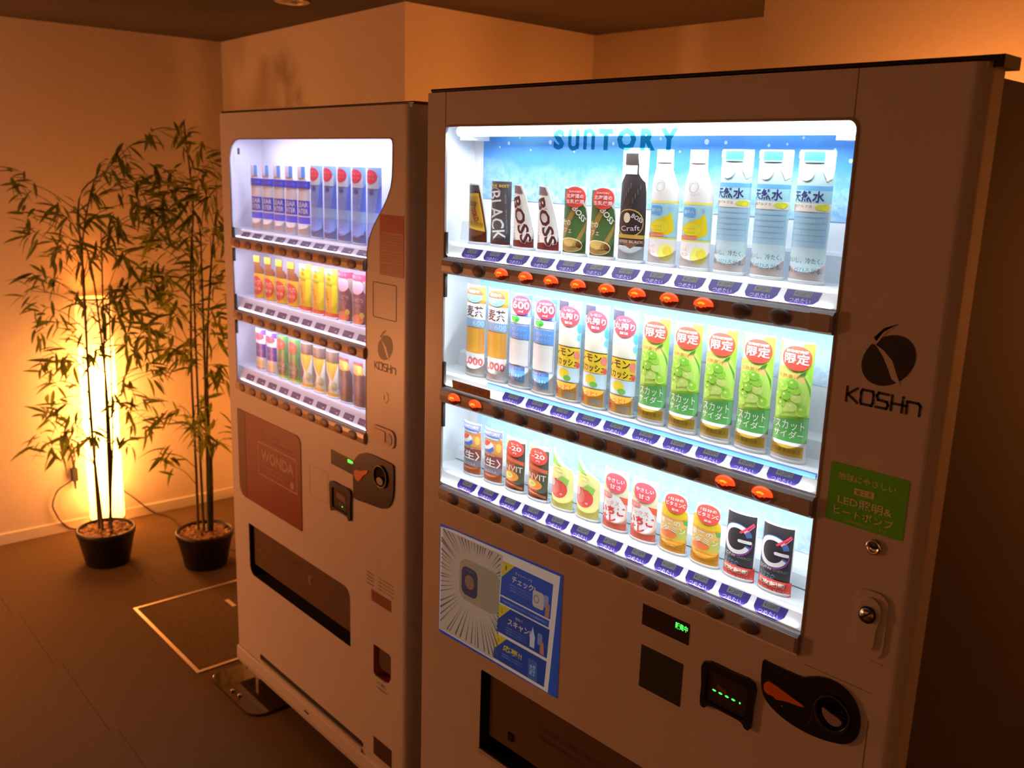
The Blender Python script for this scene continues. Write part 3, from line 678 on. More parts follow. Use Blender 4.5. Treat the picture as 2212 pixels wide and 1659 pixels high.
a = Art(); a.poly(rrect(.124, .868, .172, .928, .014), CE('3B3F55')); a.disc(.148, .898, .014, .015, CE('8A6A55')); a.text('アプリ', .148, .921, .022, .005, CE('8A8A95')); a.bake('badge_print', bd, face(-.0045), .00015)
pn = [(.975, .888+.022, '1', 'キャンペーンを', 'チェック!', .9), (.888, .824, '2', '各って', 'スキャン!', .9), (.814, .764, '3', '', '応募!!', .5)]
for i, (zt, zb, num, s1, s2, _) in enumerate(((.975, .905, '1', 'キャンペーンを', 'チェック!', 0), (.885, .826, '2', '貯めて', 'スキャン!', 0), (.820, .766, '3', '', '応募!!', 0))):
    xa = .2395-.0035*i*2.2; xb = .373-.004*i
    a = Art(); a.poly([(xa-.004, zb), (xb-.004, zb), (xb, zt), (xa, zt)], Bl if i < 1 else Bl2)
    a.poly([(xa, zt), (xa+.033, zt), (xa-.001, zt-.033)], Ye); a.text(num, xa+.010, zt-.011, .004, .009, CE('6E6420'))
    ti = Wh if i < 2 else Ye
    if s1: a.text(s1, xa+.058, zt-.013, .045 if i == 0 else .02, .006, ti)
    a.text(s2, xa+(.058 if i < 2 else .05), zt-.027 if i < 2 else zt-.020, .062 if i < 2 else .052, .014, ti, bold=.02, shear=.1)
    for q in range(3 if i < 2 else 2): a.text('お飲み物についた二次元コード', xa+.05, zt-.040-.0055*q if i < 2 else zt-.034-.005*q, .056, .0028, CE('9AA0B8'))
    if i == 0: a.poly(rrect(.323, .915, .352, .948, .006), CE('B9B5AB')); a.ring(.333, .932, .007, .008, .002, CE('77767A')); a.poly(rrect(.352, .924, .364, .948, .003), CE('7E95B8')); a.poly([(.356, .905), (.366, .905), (.368, .932), (.358, .936)], CE('B07C5E'))
    if i == 1: a.poly([(.320, .832), (.332, .832), (.333, .855), (.329, .866), (.327, .874), (.3245, .866), (.320, .855)], CE('B9C4CC')); a.poly(rrect(.340, .845, .352, .868, .003), CE('6E88B0')); a.poly([(.347, .829), (.358, .829), (.356, .852), (.348, .858)], CE('B07C5E'))
    if i == 2: a.poly(rrect(.318, .767, .342, .808, .003), CE('3F62A0')); a.text('大満\n足丁', .330, .787, .016, .022, CE('9DB2CC'), bold=.03)
    a.bake('step_panel', po, face(-.0022), .00012)
a = Art(); a.poly([(.235, .888), (.366, .888), (.367, .902), (.236, .902)], Bl); a.text('対象商品はこちらのマークの自動販売機で', .302, .895, .12, .004, CE('9AA0B8')); a.bake('note_line', po, face(-.0022), .00012)
# display, readers
g = MB(); g.plate([(.5735, .9785), (.6665, .9785), (.6665, 1.0145), (.5735, 1.0145)], [], -.0006, .001, M_screen); o = g.build('status_display', big)
a = Art(); a.text('販売中', .6515, 1.0035, .024, .011, M_green, bold=.03); a.bake('green_digits', o, face(-.0006), .0002)
g = MB(); g.plate([(.576, .868), (.6595, .868), (.6595, .943), (.576, .943)], [], -.0008, .001, M_blackm); g.build('card_reader', big)
g = MB(); g.plate(smooth_loop([(.7005, .968), (.745, .971), (.789, .969), (.790, .93), (.789, .896), (.7805, .893), (.773, .900), (.745, .901), (.7165, .900), (.709, .893), (.7, .896), (.6995, .93)], 3), [rrect(.708, .906, .780, .958, .003)], -.006, .001, M_black); bl = g.build('note_acceptor', big)
strut('note_slot_face', bl, .707, .781, -.0025, .001, .905, .959, M_screen)
a = Art()
for i in range(5): a.disc(.7215+.0115*i, .9275, .0036 if i < 4 else .0015, .0017, M_green, 10)
a.disc(.712, .9275, .0012, .0012, C('3E5A36'), 8); a.poly([(.728, .941), (.745, .936), (.742, .931), (.725, .933)], C('7A3A20')); a.bake('indicator_dots', bl, face(-.0025), .0003)
OUT = smooth_loop([(.7985, 1.0095), (.806, 1.0115), (.835, 1.0115), (.860, 1.0125), (.874, 1.0195), (.893, 1.0265), (.915, 1.0255), (.934, 1.0165), (.9465, .9995), (.9505, .979), (.9475, .960), (.936, .946), (.915, .938), (.885, .9335), (.855, .935), (.828, .942), (.808, .955), (.7995, .975)], 3)
g = MB(); g.plate(OUT, [], -.004, .001, M_black); cp = g.build('coin_panel', big); bevel(cp, .001)
g = MB(); g.plate(smooth_loop([(.806, .978), (.812, .985), (.822, .985), (.838, .981), (.855, .977), (.868, .974), (.869, .971), (.855, .969), (.840, .967), (.828, .9635), (.822, .966), (.812, .966), (.807, .970)], 3), [], -.007, -.003, M_orange); bevel(g.build('return_lever', cp), .002)
b = MB(); b.lathe([(.0265, 0), (.0265, .004), (.0235, .0046), (.0225, .003)], M_black, 32, cap=False); b.lathe([(.0225, .001), (.003, .001)], M_screen, 32); o = b.build('coin_slot', cp, True); o.data.transform(Matrix.Translation(OFF)); o.data.transform(Matrix.Rotation(PI/2, 4, 'X')); o.location = Vector((.912, -.004, .981))-OFF
a = Art(); a.ring(.912, .981, .0265, .0265, .0012, C('4A3420'), 32); a.bake('slot_ring', cp, face(-.0088), .0001)
g = MB(); g.plate(smooth_loop([(.898, .986), (.909, .983), (.925, .979), (.927, .972), (.918, .966), (.908, .968), (.900, .976)], 3), [], -.0085, -.004, M_grey); g.build('coin_flap', cp)
a = Art(); a.text('硬貨返却', .832, 1.004, .04, .006, C('3A2E24')); a.bake('lettering', cp, face(-.004), .0002)
a = Art(); a.text('現金投入口', .912, 1.013, .04, .005, C('4A3618')); a.bake('lettering', cp, face(-.004), .0002)
a = Art(); a.disc(.836, .956, .0012, .0012, C('C9B58A'), 8); a.bake('screw_dot', cp, face(-.004), .0002)  # pale dot for a small screw head
a = Art(); a.stroke([(.882, .968), (.882, .957)], .0014, C('5A3424')); a.stroke([(.882, .957), (.878, .949)], .0014, C('5A3424')); a.bake('groove', cp, face(-.004), .0002)
# delivery opening
r = FLAP
g = MB(); n = len(r); v = [(x, .001, z) for x, z in r]+[(x, .047, z) for x, z in r]
g.add(v, [(i, i+n, (i+1) % n+n, (i+1) % n) for i in range(n)]+[tuple(range(2*n-1, n-1, -1))], M_dark); g.build('delivery_recess', big)
g = MB(); g.plate(rrect(.2, .580, .698, .722, (.003, .01, .02, .003)), [], .012, .016, M_smoke); fl = g.build('delivery_flap', big)
a = Art(); F1 = C('4E3426'); a.ring(.60, .618, .028, .026, .004, F1); a.text('@', .60, .618, .028, .026, F1); a.poly([(.545, .632), (.572, .650), (.568, .620), (.552, .612)], C('7A5442')); a.text('とりだし口　お手を入れないでください', .44, .668, .20, .012, F1); a.text('手をはさまないようご注意ください', .44, .648, .20, .009, F1)
a.bake('flap_lettering', fl, face(.012), .0003)
strut('latch', fl, .258, .270, .008, .012, .600, .616, M_black)
strut('flap_lip', big, .182, .62, -.001, .002, .5465, .5485, M_seam)
a = Art(); a.stroke([(.182, .5405), (.262, .5405)], .0012, M_seam); a.text('取出口', .19, .537, .01, .003, M_seam); a.bake('tiny_print', big, face(-.0002), .0001)
g = MB(); g.plate([(.9595, .7), (.9605, .7), (.9605, .992), (.9595, .992)], [], -.0003, .001, M_seam); g.plate([(.86, 1.0315), (.9595, 1.0315), (.9595, 1.0322), (.86, 1.0322)], [], -.0003, .001, M_seam); g.build('service_cover_seam', big)

# ================================================================== DRINK SAMPLES
class Sample:
    """curved display sheet cut to the outline of the drink, standing in a clear cup"""
    def __init__(s, name, Hmm, rx=26.5, ry=11, outline=None, base='DDE3E8', half=27):
        s.name = name; s.H = Hmm; s.rx = rx; s.ry = ry; s.base = base; s.parts = []; s.half = half
        s.outline = outline or [(-half, 0), (half, 0), (half, Hmm), (-half, Hmm)]
    def part(s, name='label', extra=0):
        a = Art(); s.parts.append((name, a, extra)); return a
    def fn(s, extra=0):
        k = PI/2/30
        def f(x, z, o):
            t = max(-1.56, min(1.56, x*k)); o = o*1000+extra
            return ((s.rx+o)*math.sin(t)/1000, -(s.ry+o)*math.cos(t)/1000, z/1000)
        return f
    def make(s, loc, label, cat, rz=0, group=None):
        global OFF
        OFF = Vector((0, 0, 0))
        root = thing(s.name, loc, label, cat, rz, group)
        cuts = [-30+3.75*i for i in range(17)]
        a = Art(); a.poly(s.outline, CL(s.base)); f = s.fn()
        o = a.bake('sheet', root, f, 0, cuts); 
        so = o.modifiers.new('thickness', 'SOLIDIFY'); so.thickness = .0012; so.offset = -1
        cup = MB(); cup.lathe([(s.rx*1.02, 0), (s.rx*1.04, 4.5), (s.rx*1.0, 4.5), (s.rx*.98, .6), (1, .6)], M_card, 24, sx=.001, sy=.001*(s.ry+1.5)/s.rx)
        cup.v = [(x, y, z*.001) for x, y, z in cup.v]; cup.build('clear_cup', root, True)
        for nm, a, extra in s.parts:
            if a.it: a.bake(nm, root, s.fn(extra), .00022, cuts)
        return root
def sym(pts): return [(-x, z) for x, z in pts]+[(x, z) for x, z in reversed(pts)]
def red_disc(s, x, z, r, lines, col='E0453E', ink='F6DAD2', name='round_sticker'):
    a = s.part(name, 1.2); a.disc(x, z, r, r, CL(col), 24); n = len(lines)
    for t, dz, w_, h_ in lines: a.text(t, x, z+dz, w_, h_, CL(ink), bold=.02)
    return a
def bottle_print(a, outline, m): a.poly(outline, m)

def p_gold_can(s):
    a = s.part(); a.poly([(-25, 2), (25, 2), (23, 28), (9, 96), (-22, 100)], CL('5A2B16')); a.poly([(-22, 30), (20, 24), (6, 94), (-20, 92)], CL('B8922C')); a.poly([(-19, 34), (16, 30), (4, 88), (-18, 86)], CL('A67A1E')); a.poly([(-22, 100), (9, 96), (6, 108), (-20, 108)], CL('3F3C3E'))
    a.text('珈琲', -4, 74, 15, 10, CL('5A3A10'), rot=-.2, bold=.02); a.text('GOLD', 0, 55, 26, 10, CL('7A1E12'), rot=-1.2, bold=.02); a.text('贅沢微糖', 3, 38, 26, 7, CL('6A4A14'), rot=-.1)
def p_black(s):
    a = s.part(); a.rect(-27, 0, 27, 116, CL('47474C')); a.rect(-27, 0, 27, 9, CL('55292A')); a.text('BLACK', -2, 56, 88, 25, CL('C9CBD0'), rot=-1.43, bold=.01); a.text('無糖・香料無添加', 16, 60, 70, 3, CL('8A8A90'), rot=-1.5); a.text('THE BEST', 2, 109, 36, 5, CL('B89A3A'), bold=.02)
    a.ring(-6, 92, 14, 14, 1.6, CL('8A8A90'), 20, .5, 2.6)
def p_boss(s):
    a = s.part(); a.poly([(-25, 2), (25, 2), (25, 22), (3, 98), (-22, 98)], CL('D8CEC9')); a.poly([(-25, 0), (26, 0), (25, 20), (-25, 14)], CL('7A2E30')); a.poly([(-22, 98), (3, 98), (-2, 110), (-20, 112)], CL('6A5A60')); a.text('BOSS', 0, 52, 84, 22, CL('E6DDD8'), rot=-1.27, bold=.09); a.text('BOSS', 0, 52, 82, 19, CL('4A1E22'), rot=-1.27, bold=.03); a.text('CAFE AU LAIT', -17, 44, 56, 4, CL('7A5A58'), rot=-1.35)
def p_green(s):
    a = s.part(); a.poly([(-26, 2), (26, 2), (26, 66), (22, 80), (14, 88), (-24, 86), (-26, 70)], CL('3C5F34')); a.poly([(-22, 86), (14, 88), (14, 110), (-22, 110)], CL('C9BE96'))
    a.poly([(-26, 30), (6, 88), (12, 88), (-16, 22)], CL('8F7236')); a.poly([(0, 14), (26, 62), (26, 50), (8, 14)], CL('8F7236')); a.poly(ell(-2, 18, 21, 12), CL('B59A55')); a.disc(14, 20, 6, 6, CL('5E3A1E')); a.ring(-2, 18, 21, 12, 1.5, CL('D8CDA8')); a.rect(-26, 2, 26, 6, CL('8A6F3E'))
    a.text('微糖の', -13, 55, 24, 11, CL('D5CFB2'), bold=.02); a.text('カフェ', -10, 42, 22, 8, CL('CFC8AC')); a.text('BOSS', 12, 70, 28, 9, CL('E2DCC4'), rot=-.9, bold=.02)
    b = s.part('cap', .5); b.rect(-20, 86, 12, 110, CL('2F6E4C')); red_disc(s, 4, 97, 17, [('SUNTORY', 9, 18, 3), ('北海道の', 2, 26, 7), ('生乳使用', -7, 27, 7)])
def p_black_bottle(s):
    a = s.part(); a.rect(-27, 0, 27, 175, CL('D3E4EE')); O = [(-24, 2), (24, 2), (24, 110), (17, 128), (10, 138), (8, 165), (-9, 165), (-9, 138), (-17, 126), (-24, 108)]; a.poly(smooth_loop(O, 2), CL('2B2A2E')); a.rect(-27, 0, 27, 26, CL('9AA6AE')); a.poly([(-27, 20), (-10, 30), (4, 22), (20, 34), (27, 26), (27, 36), (-27, 36)], CL('6E4A32'))
    a.disc(0, 62, 22, 22, CL('B29446')); a.disc(0, 62, 20.5, 20, CL('221F22')); a.disc(-3, 70, 5, 8, CL('C9C3A8')); a.text('Craft', 2, 54, 28, 8, CL('B8B8BC'), rot=.1); a.text('BOSS', 12, 70, 18, 7, CL('B8B8BC'), rot=-.5, bold=.02); a.rect(-26, 38, 26, 44, CL('A68A3C')); a.text('COFFEE BLACK', 0, 33, 44, 4, CL('A8A8AC'))
    for q in range(9): a.disc(-12+q*3.2, 92+(q*37 % 30), 1, 5, CL('4A494E'), 8)
    b = s.part('neck_band', .4); b.rect(-8.5, 137, 8, 152, CL('D8DCE2')); b = s.part('cap', 1); b.rect(-9.5, 152, 8.5, 169, CL('3B3534')); 
    for q in range(6): b.rect(-9+q*3, 152, -8.3+q*3, 168, CL('2A2625'))
def p_lemon(s):
    a = s.part(); a.rect(-27, 0, 27, 108, CL('C9D7E4')); O = [(-25, 0), (25, 0), (25, 96), (18, 118), (10, 140), (10, 158), (-10, 158), (-10, 140), (-18, 118), (-25, 96)]; a.poly(smooth_loop(O, 2), CL('D3D6DE')); a.rect(-26, 44, 26, 95, CL('8FC1EA')); a.rect(-26, 96, 26, 99.5, CL('D6DB72')); a.poly(smooth_loop([(-18, 60), (-10, 68), (6, 76), (14, 82), (17, 70), (19, 56), (8, 48), (-8, 50)]), CL('E3B91E')); a.disc(-2, 60, 12, 9, CL('EFC72F')); a.poly(rrect(-18, 78, 2, 92, 4), CL('4C97E2')); a.text('瀬戸内', -8, 85, 16, 5, CL('CFE4F8')); a.text('果汁', 14, 88, 10, 6, CL('7FA9DA'))
    a.rect(-26, 42, 26, 44.5, CL('C5C65A')); a.poly(rrect(-22, 45, 6, 50, 2), CL('D2756E')); a.rect(-26, 0, 26, 42, CL('D8D4D4')); a.disc(10, 22, 11, 13, CL('D9CF6E')); a.disc(12, 24, 6, 7, CL('CDBB3E')); a.text('すっぱ', -14, 30, 16, 5, CL('D58A8A')); a.text('レモン', -13, 22, 18, 5, CL('D58A8A')); a.ring(-3, 122, 7, 9, 1.2, CL('A8ACBA'))
    for q in range(10): a.disc(-10+3*(q % 5), 55+6*(q//5), 1, 1, CL('C9962A'), 6)
    b = s.part('cap', .9); b.rect(-10.5, 156, 10.5, 173, CL('C4C2C8')); b.rect(-10.5, 166, 10.5, 167, CL('A8A6AE'))
def p_water(s):
    a = s.part(); a.rect(-28, 0, 28, 174, CL('A8CBEA')); a.rect(-28, 0, 28, 46, CL('D6E0E4')); O = [(-26, 28), (26, 28), (26, 140), (20, 150), (10, 158), (10, 168), (-10, 168), (-10, 158), (-20, 150), (-26, 140)]; a.poly(smooth_loop(O, 2), CL('A9C6DA')); a.rect(-24, 48, 24, 96, CL('8DB7D8'))
    for z in (56, 64, 72, 80, 88): a.rect(-22, z, 22, z+1.2, CL('7BA8CE'))
    a.rect(-27, 100, 27, 130, CL('8FC0E8')); a.rect(-27, 124, 27, 130, CL('5A9DD8')); a.rect(-27, 96, 27, 107, CL('CFCDC6')); a.text('天然水', -4, 116, 38, 15, CL('1F2C6E'), bold=.02); a.text('南アルプス', -8, 103, 22, 4, CL('6A6A78')); a.disc(15, 102, 9, 4, CL('B9C63C')); a.disc(17, 101, 4, 3, CL('E0D02C')); a.rect(-24, 97, -21, 105, CL('A84A40'))
    a.text('おいし、冷たく、', 0, 31, 42, 8, CL('5E6A78'), bold=.01); a.text('遠くがひろがる。', 0, 18, 44, 8, CL('5A87A8'), bold=.01); a.poly([(10, 150), (27, 155), (24, 140), (16, 136)], CL('C9D6C8')); a.rect(-28, 165, -18, 174, CL('D8E8F4')); a.disc(-6, 146, 8, 10, CL('BCD4E4'))
    b = s.part('cap', .9); b.rect(-11, 160, 11, 174, CL('3E86DC')); b.rect(-11, 160, 11, 162, CL('7FB4EC'))
def p_mugi(s):
    a = s.part(); a.rect(-27, 0, 27, 174, CL('D5D9DC')); a.rect(-27, 142, 27, 174, CL('5E9AD2')); a.poly([(4, 174), (27, 174), (27, 142), (12, 142)], CL('DFA23A')); a.poly([(-27, 142), (27, 142), (27, 148), (-27, 153)], CL('A87838')); a.rect(-27, 112, 27, 141, CL('CBD9DC')); a.text('麦茶', 3, 126, 36, 22, CL('4A2E38'), bold=.02); a.disc(-20, 135, 3, 3, CL('4FA880')); a.rect(-27, 96, 27, 112, CL('7A9EC8')); a.text('600', 12, 104, 22, 10, CL('AFCBE6'))
    a.rect(-25, 46, 25, 95, CL('C08A42')); a.rect(-14, 48, 12, 93, CL('D09A36')); a.text('2,000', 0, 28, 44, 17, CL('B4484E'), bold=.02); a.text('円', 22, 31, 4, 5, CL('B4484E')); a.rect(-27, 0, 27, 12, CL('DCD9DA'))
    b = s.part('round_sticker', 1.2); b.disc(2, 158, 17, 15, CL('6EB2E2')); b.poly(ell(2, 158, 17, 15, 24)[0:13], CL('DE553C')); b.text('増量中', 2, 164, 20, 6, CL('F4C8B8')); b.text('SALE', 2, 151, 12, 5, CL('BFE0F4'))
def p_600(s):
    a = s.part(); a.rect(-27, 0, 27, 174, CL('CDD5DC')); a.rect(-27, 135, 27, 173, CL('4874CC')); a.disc(-18, 140, 18, 22, CL('D3DCEC')); a.rect(18, 40, 25, 165, CL('8FA6C8')); a.rect(-27, 120, 23, 134, CL('E2E4DE')); a.disc(-8, 128, 5, 5, CL('3EB04A')); a.disc(-1, 128, 5, 5, CL('3EB04A')); a.poly([(-13, 127), (4, 127), (-4.5, 117)], CL('3EB04A')); a.text('アミノ', 12, 130, 12, 5, CL('C0685A')); a.rect(-27, 119, 23, 120, CL('3B62B0')); a.rect(-27, 134, 23, 135, CL('3B62B0'))
    a.rect(-27, 92, 23, 117, CL('5287CE')); a.text('0', -20, 106, 6, 13, CL('A8C8F0')); a.text('カロリー', 3, 109, 28, 6, CL('A9C6EE')); a.text('糖質ゼロ', 4, 99, 26, 6, CL('8FB4E4')); a.rect(-26, 44, 22, 90, CL('D3D9D8')); a.rect(-24, 84, 20, 89, CL('C2CBD0'))
    a.rect(-27, 12, 16, 40, CL('5A9AD4')); a.rect(-27, 34, 16, 41, CL('4A6EB8')); a.text('体の調子に', -6, 37, 32, 4.5, CL('B8CAE6')); a.text('ゴトリ!', -5, 22, 32, 11, CL('A6D0F0'), bold=.02)
    red_disc(s, 6, 154, 17.5, [('いまだけ', 10, 20, 4), ('600', 0, 29, 14), ('ml', -11, 8, 4)], 'DE3C50', 'F8E4E4')
def p_squash(s):
    a = s.part(); a.rect(-27, 0, 27, 175, CL('86C2E6')); a.rect(-27, 0, 27, 60, CL('D6D4DA')); O = [(-24, 55), (24, 55), (24, 100), (20, 125), (12, 145), (6, 158), (-14, 158), (-18, 140), (-24, 120)]; a.poly(smooth_loop(O, 2), CL('CCD9D2')); a.rect(-18, 98, 16, 134, CL('CDD6C0')); a.disc(22, 130, 5, 8, CL('4FA4E4')); a.disc(21, 114, 4, 6, CL('6EB6EA'))
    a.rect(-25, 62, 25, 96, CL('E0B52A')); a.rect(-25, 96, 25, 97.6, CL('3A3420')); a.text('レモン', -4, 87, 36, 13, CL('2E2A18'), bold=.02); a.text('スカッシュ', -1, 70, 44, 13, CL('2E2A18'), bold=.02); a.disc(19, 84, 6, 8, CL('D67A62')); a.disc(21, 67, 5, 5, CL('D65A48')); a.rect(-25, 36, 25, 61, CL('A7BFD0')); a.disc(-2, 50, 9, 9, CL('DDB92E')); a.disc(4, 42, 6, 5, CL('5FA03C')); a.rect(-25, 35, 25, 36.2, CL('6A7480'))
    a.rect(-26, 5, 20, 34, CL('DE9A34')); a.text('ちっと!', -5, 26, 30, 9, CL('D64A28'), bold=.02); a.text('楽', -16, 14, 14, 12, CL('C8442C'), bold=.02); a.rect(0, 7, 17, 18, CL('A9A490'))
    b = s.part('cap', .9); b.rect(-22, 157, 2, 175, CL('33374C')); red_disc(s, 3, 150, 17.5, [('レモン', 10, 16, 4), ('丸搾り', 0, 30, 12), ('製法', -11, 12, 5)], 'DE4456', 'F8DCDC')
def p_muscat(s):
    rr = random.Random(9); a = s.part(); a.rect(-28, 0, 28, 172, CL('8CC63A')); a.poly([(-16, 172), (10, 172), (0, 140), (-20, 135)], CL('E9E6DC')); a.poly([(-28, 62), (28, 72), (28, 110), (18, 128), (-10, 138), (-28, 130)], CL('A5CE5E')); a.poly(smooth_loop([(-24, 122), (-6, 130), (14, 124), (14, 116), (-8, 120), (-24, 114)], 2), CL('CFB66A')); a.text('完熟果汁', -5, 123, 26, 6, CL('9A7A20'))
    for q in range(26):
        x = rr.uniform(-20, 18); z = 76+rr.uniform(0, 42)-abs(x)*.25; c = ['9BD052', '86C440', 'B0DA6A', '74B838'][q % 4]; a.disc(x, z, 6.2, 6.5, CL(c), 14); a.disc(x-1.5, z+2, 1.8, 1.8, CL('C9EA92'), 8)
    a.poly([(6, 124), (10, 130), (16, 134), (14, 128)], CL('3E6A2A')); a.poly([(12, 128), (24, 110), (26, 96), (20, 112)], CL('4F9A3A')); a.poly([(-28, 30), (28, 30), (28, 68), (-28, 58)], CL('3F8A42')); a.rect(18, 30, 27, 66, CL('5A9460')); a.text('マスカット', -2, 54, 44, 13, CL('D5E8CC')); a.text('サイダー', 2, 41, 36, 11, CL('D5E8CC')); a.rect(-28, 0, 28, 30, CL('D3D8CE')); a.rect(-26, 9, 22, 25, CL('B39A34')); a.text('完熟果実の果汁', 0, 17, 36, 7, CL('7E6618'))
    red_disc(s, 4, 150, 17.5, [('自動販売機', 9.5, 24, 4), ('限定', -1, 27, 15)], 'E24638', 'F8DCCE')
def p_cola(s):
    a = s.part(); a.poly(smooth_loop([(-24, 5), (-20, 1), (20, 1), (24, 5), (24, 78), (16, 92), (-20, 92), (-24, 84)], 2), CL('B8764A')); a.rect(-24, 0, 22, 6, CL('B4B8BC')); a.rect(-24, 20, 24, 44, CL('6E6470')); a.rect(-24, 34, 24, 56, CL('7A4440')); a.poly([(-24, 56), (24, 62), (24, 80), (-24, 84)], CL('C08A56')); a.rect(-20, 88, 14, 96, CL('8AB4CC'))
    a.disc(-6, 72, 12, 12.5, CL('E8E4E4')); a.poly([(-18, 73), (-16, 80), (-8, 84.5), (0, 83), (-3, 77), (-10, 72)], CL('D2453A')); a.poly([(-16, 64), (-9, 60), (0, 61), (6, 68), (5, 75), (-2, 68), (-9, 66)], CL('4068B8')); a.disc(15, 74, 5, 9, CL('D8B052'))
    a.text('PEPSI', -4, 56.5, 22, 4, CL('C8A8A0')); a.text('〈生〉', 0, 42, 40, 18, CL('E4D6CC'), bold=.02); a.text('BIG COLA', -2, 25, 28, 5, CL('9AA0B4')); a.rect(-22, 6, 20, 18, CL('A85A34'))
    b = s.part('price_flag', 1.5); b.rect(-20, 94, 22, 106, CL('6E78C8')); b.text('SUNTORY', 0, 100, 34, 6, CL('E2E0F2'), bold=.02)
def p_orange_can(s):
    a = s.part(); a.rect(-24, 2, 24, 98, CL('9A4A2A')); a.poly([(4, 0), (24, 0), (24, 98), (6, 98)], CL('454A3C')); a.rect(-24, 84, -10, 100, CL('C8A67C')); a.poly([(-24, 62), (22, 55), (22, 62), (-24, 70)], CL('C05A3E')); a.text('INVIT', 0, 46, 38, 11, CL('D6B6A8'), bold=.01); a.disc(-4, 31, 16, 10, CL('CE8434')); a.disc(-6, 32, 8, 6, CL('D2C46A')); a.disc(-6, 32, 4, 3, CL('A8B45A')); a.poly([(-24, 14), (20, 8), (20, 13), (-24, 20)], CL('C4684A')); a.rect(-24, 2, 24, 6, CL('A0A29C')); red_disc(s, 4, 86, 16, [('セール', 8, 14, 4), ('-20', 0, 22, 9), ('円', -9, 6, 4)], 'D6443C', 'F4C8C0')
def p_apple(s):
    a = s.part(); a.poly(smooth_loop([(-24, 3), (24, 3), (25, 60), (22, 74), (10, 82), (-6, 86), (-24, 84)], 2), CL('D9D08A')); a.poly([(-24, 4), (24, 4), (24, 20), (-24, 24)], CL('D2CC72')); a.disc(-4, 40, 17, 18, CL('DB4B46')); a.disc(-9, 42, 9, 13, CL('E46A62')); a.poly([(-6, 56), (4, 66), (16, 60), (12, 48), (4, 55)], CL('86B452')); a.disc(3, 31, 2.5, 2, CL('F0A09A'), 8); a.disc(-14, 50, 6, 8, CL('E8A8A8')); a.ring(-4, 76, 10, 4, 1, CL('C2BA62')); b = s.part('leaf_top', .6); b.poly([(-22, 108), (-12, 98), (2, 82), (-20, 86)], CL('7CC65C'))
def p_ichigo(s):
    a = s.part(); a.rect(-26, 2, 26, 106, CL('D9AE9A')); a.poly([(-26, 62), (26, 60), (26, 106), (-26, 106)], CL('DCC8A8')); a.poly([(-26, 2), (26, 2), (26, 18), (4, 14), (-26, 22)], CL('D06250')); a.disc(2, 40, 20, 24, CL('DCD3CE')); a.poly([(10, 64), (26, 62), (26, 50), (18, 52)], CL('CC5A42')); a.text('とろとろ', -12, 58, 18, 4, CL('C8605A')); a.text('ミックス', -4, 50, 30, 8, CL('D0887E')); a.text('いちご', 0, 37, 42, 15, CL('C2302E'), bold=.04); a.text('オレ', -6, 22, 26, 13, CL('C2302E'), bold=.04); a.disc(-12, 62, 12, 5, CL('D87A70')); a.text('濃い贅沢', -12, 62, 16, 4, CL('F0D0C8')); a.poly([(-26, 70), (-10, 74), (-20, 88), (-26, 90)], CL('B4C49A')); red_disc(s, 4, 86, 17, [('やさしい', 4, 26, 7), ('甘さ', -7, 16, 8)], 'E2505C', 'FAE0E0')
def p_vitamin(s):
    a = s.part(); a.poly(smooth_loop([(-25, 4), (-20, 1), (20, 1), (25, 4), (25, 64), (20, 74), (8, 80), (-10, 82), (-18, 80), (-25, 70)], 2), CL('E59A2C')); a.poly([(-25, 62), (25, 60), (22, 74), (8, 80), (-18, 80)], CL('EBAE28')); a.rect(-25, 27, 25, 60, CL('D9A85C')); a.poly([(4, 27), (25, 27), (25, 50), (12, 44)], CL('A6A84C')); a.text('果実の', -3, 53, 32, 9, CL('E9DCC4'), bold=.02); a.text('ビタミン', 0, 42, 42, 10, CL('EAE0C0'), bold=.02); a.disc(-4, 32, 13, 6, CL('DE6A34')); a.poly([(16, 62), (25, 60), (25, 52), (18, 54)], CL('4FA05A'))
    for z in (20, 14, 8): a.rect(-24, z, 24, z+1, CL('D27E28'))
    a.rect(-24, 60, 24, 61.2, CL('C88420')); red_disc(s, 5, 86, 16, [('1日分の', 7, 20, 5), ('ビタミンC', -1, 26, 7), ('配合', -10, 9, 4)], 'E24A44', 'F8D4CC')
def p_energy(s):
    a = s.part(); a.rect(-26, 4, 24, 104, CL('26262C')); a.rect(-22, 78, -19.5, 104, CL('8C929E')); a.ring(-2, 64, 21, 25, 8, CL('3C5E92'), 28, .3, 5.9); a.ring(-2, 64, 19.5, 23.5, 6.2, CL('D9DEEC'), 28, .75, 5.75); a.poly(rrect(0, 60, 18, 65, 2), CL('D8CCE4')); a.stroke([(3, 76), (18, 92)], 3, CL('D03A50')); a.stroke([(8, 76), (20, 90)], 1.4, CL('E0607A')); a.ring(-2, 64, 21.5, 26, 1.5, CL('8A3C8E'), 20, 4.6, 6.2); a.text('ZONe', -10, 38, 18, 5, CL('B4B8B0')); a.text('ENERGY', 10, 37, 18, 4, CL('6A7270')); a.text('ULTRA\nBREAK', -8, 26, 24, 8, CL('5A7890'))
    b = s.part('red_foot_label', .7); b.poly([(-27, 0), (29, 0), (29, 22), (-20, 22), (-27, 14)], CL('D2453A')); b.text('速攻起動', -2, 15, 38, 9, CL('EBC4B4'), bold=.03); b.text('エナジードリンク', 2, 5.5, 42, 6, CL('ECC8BC'))
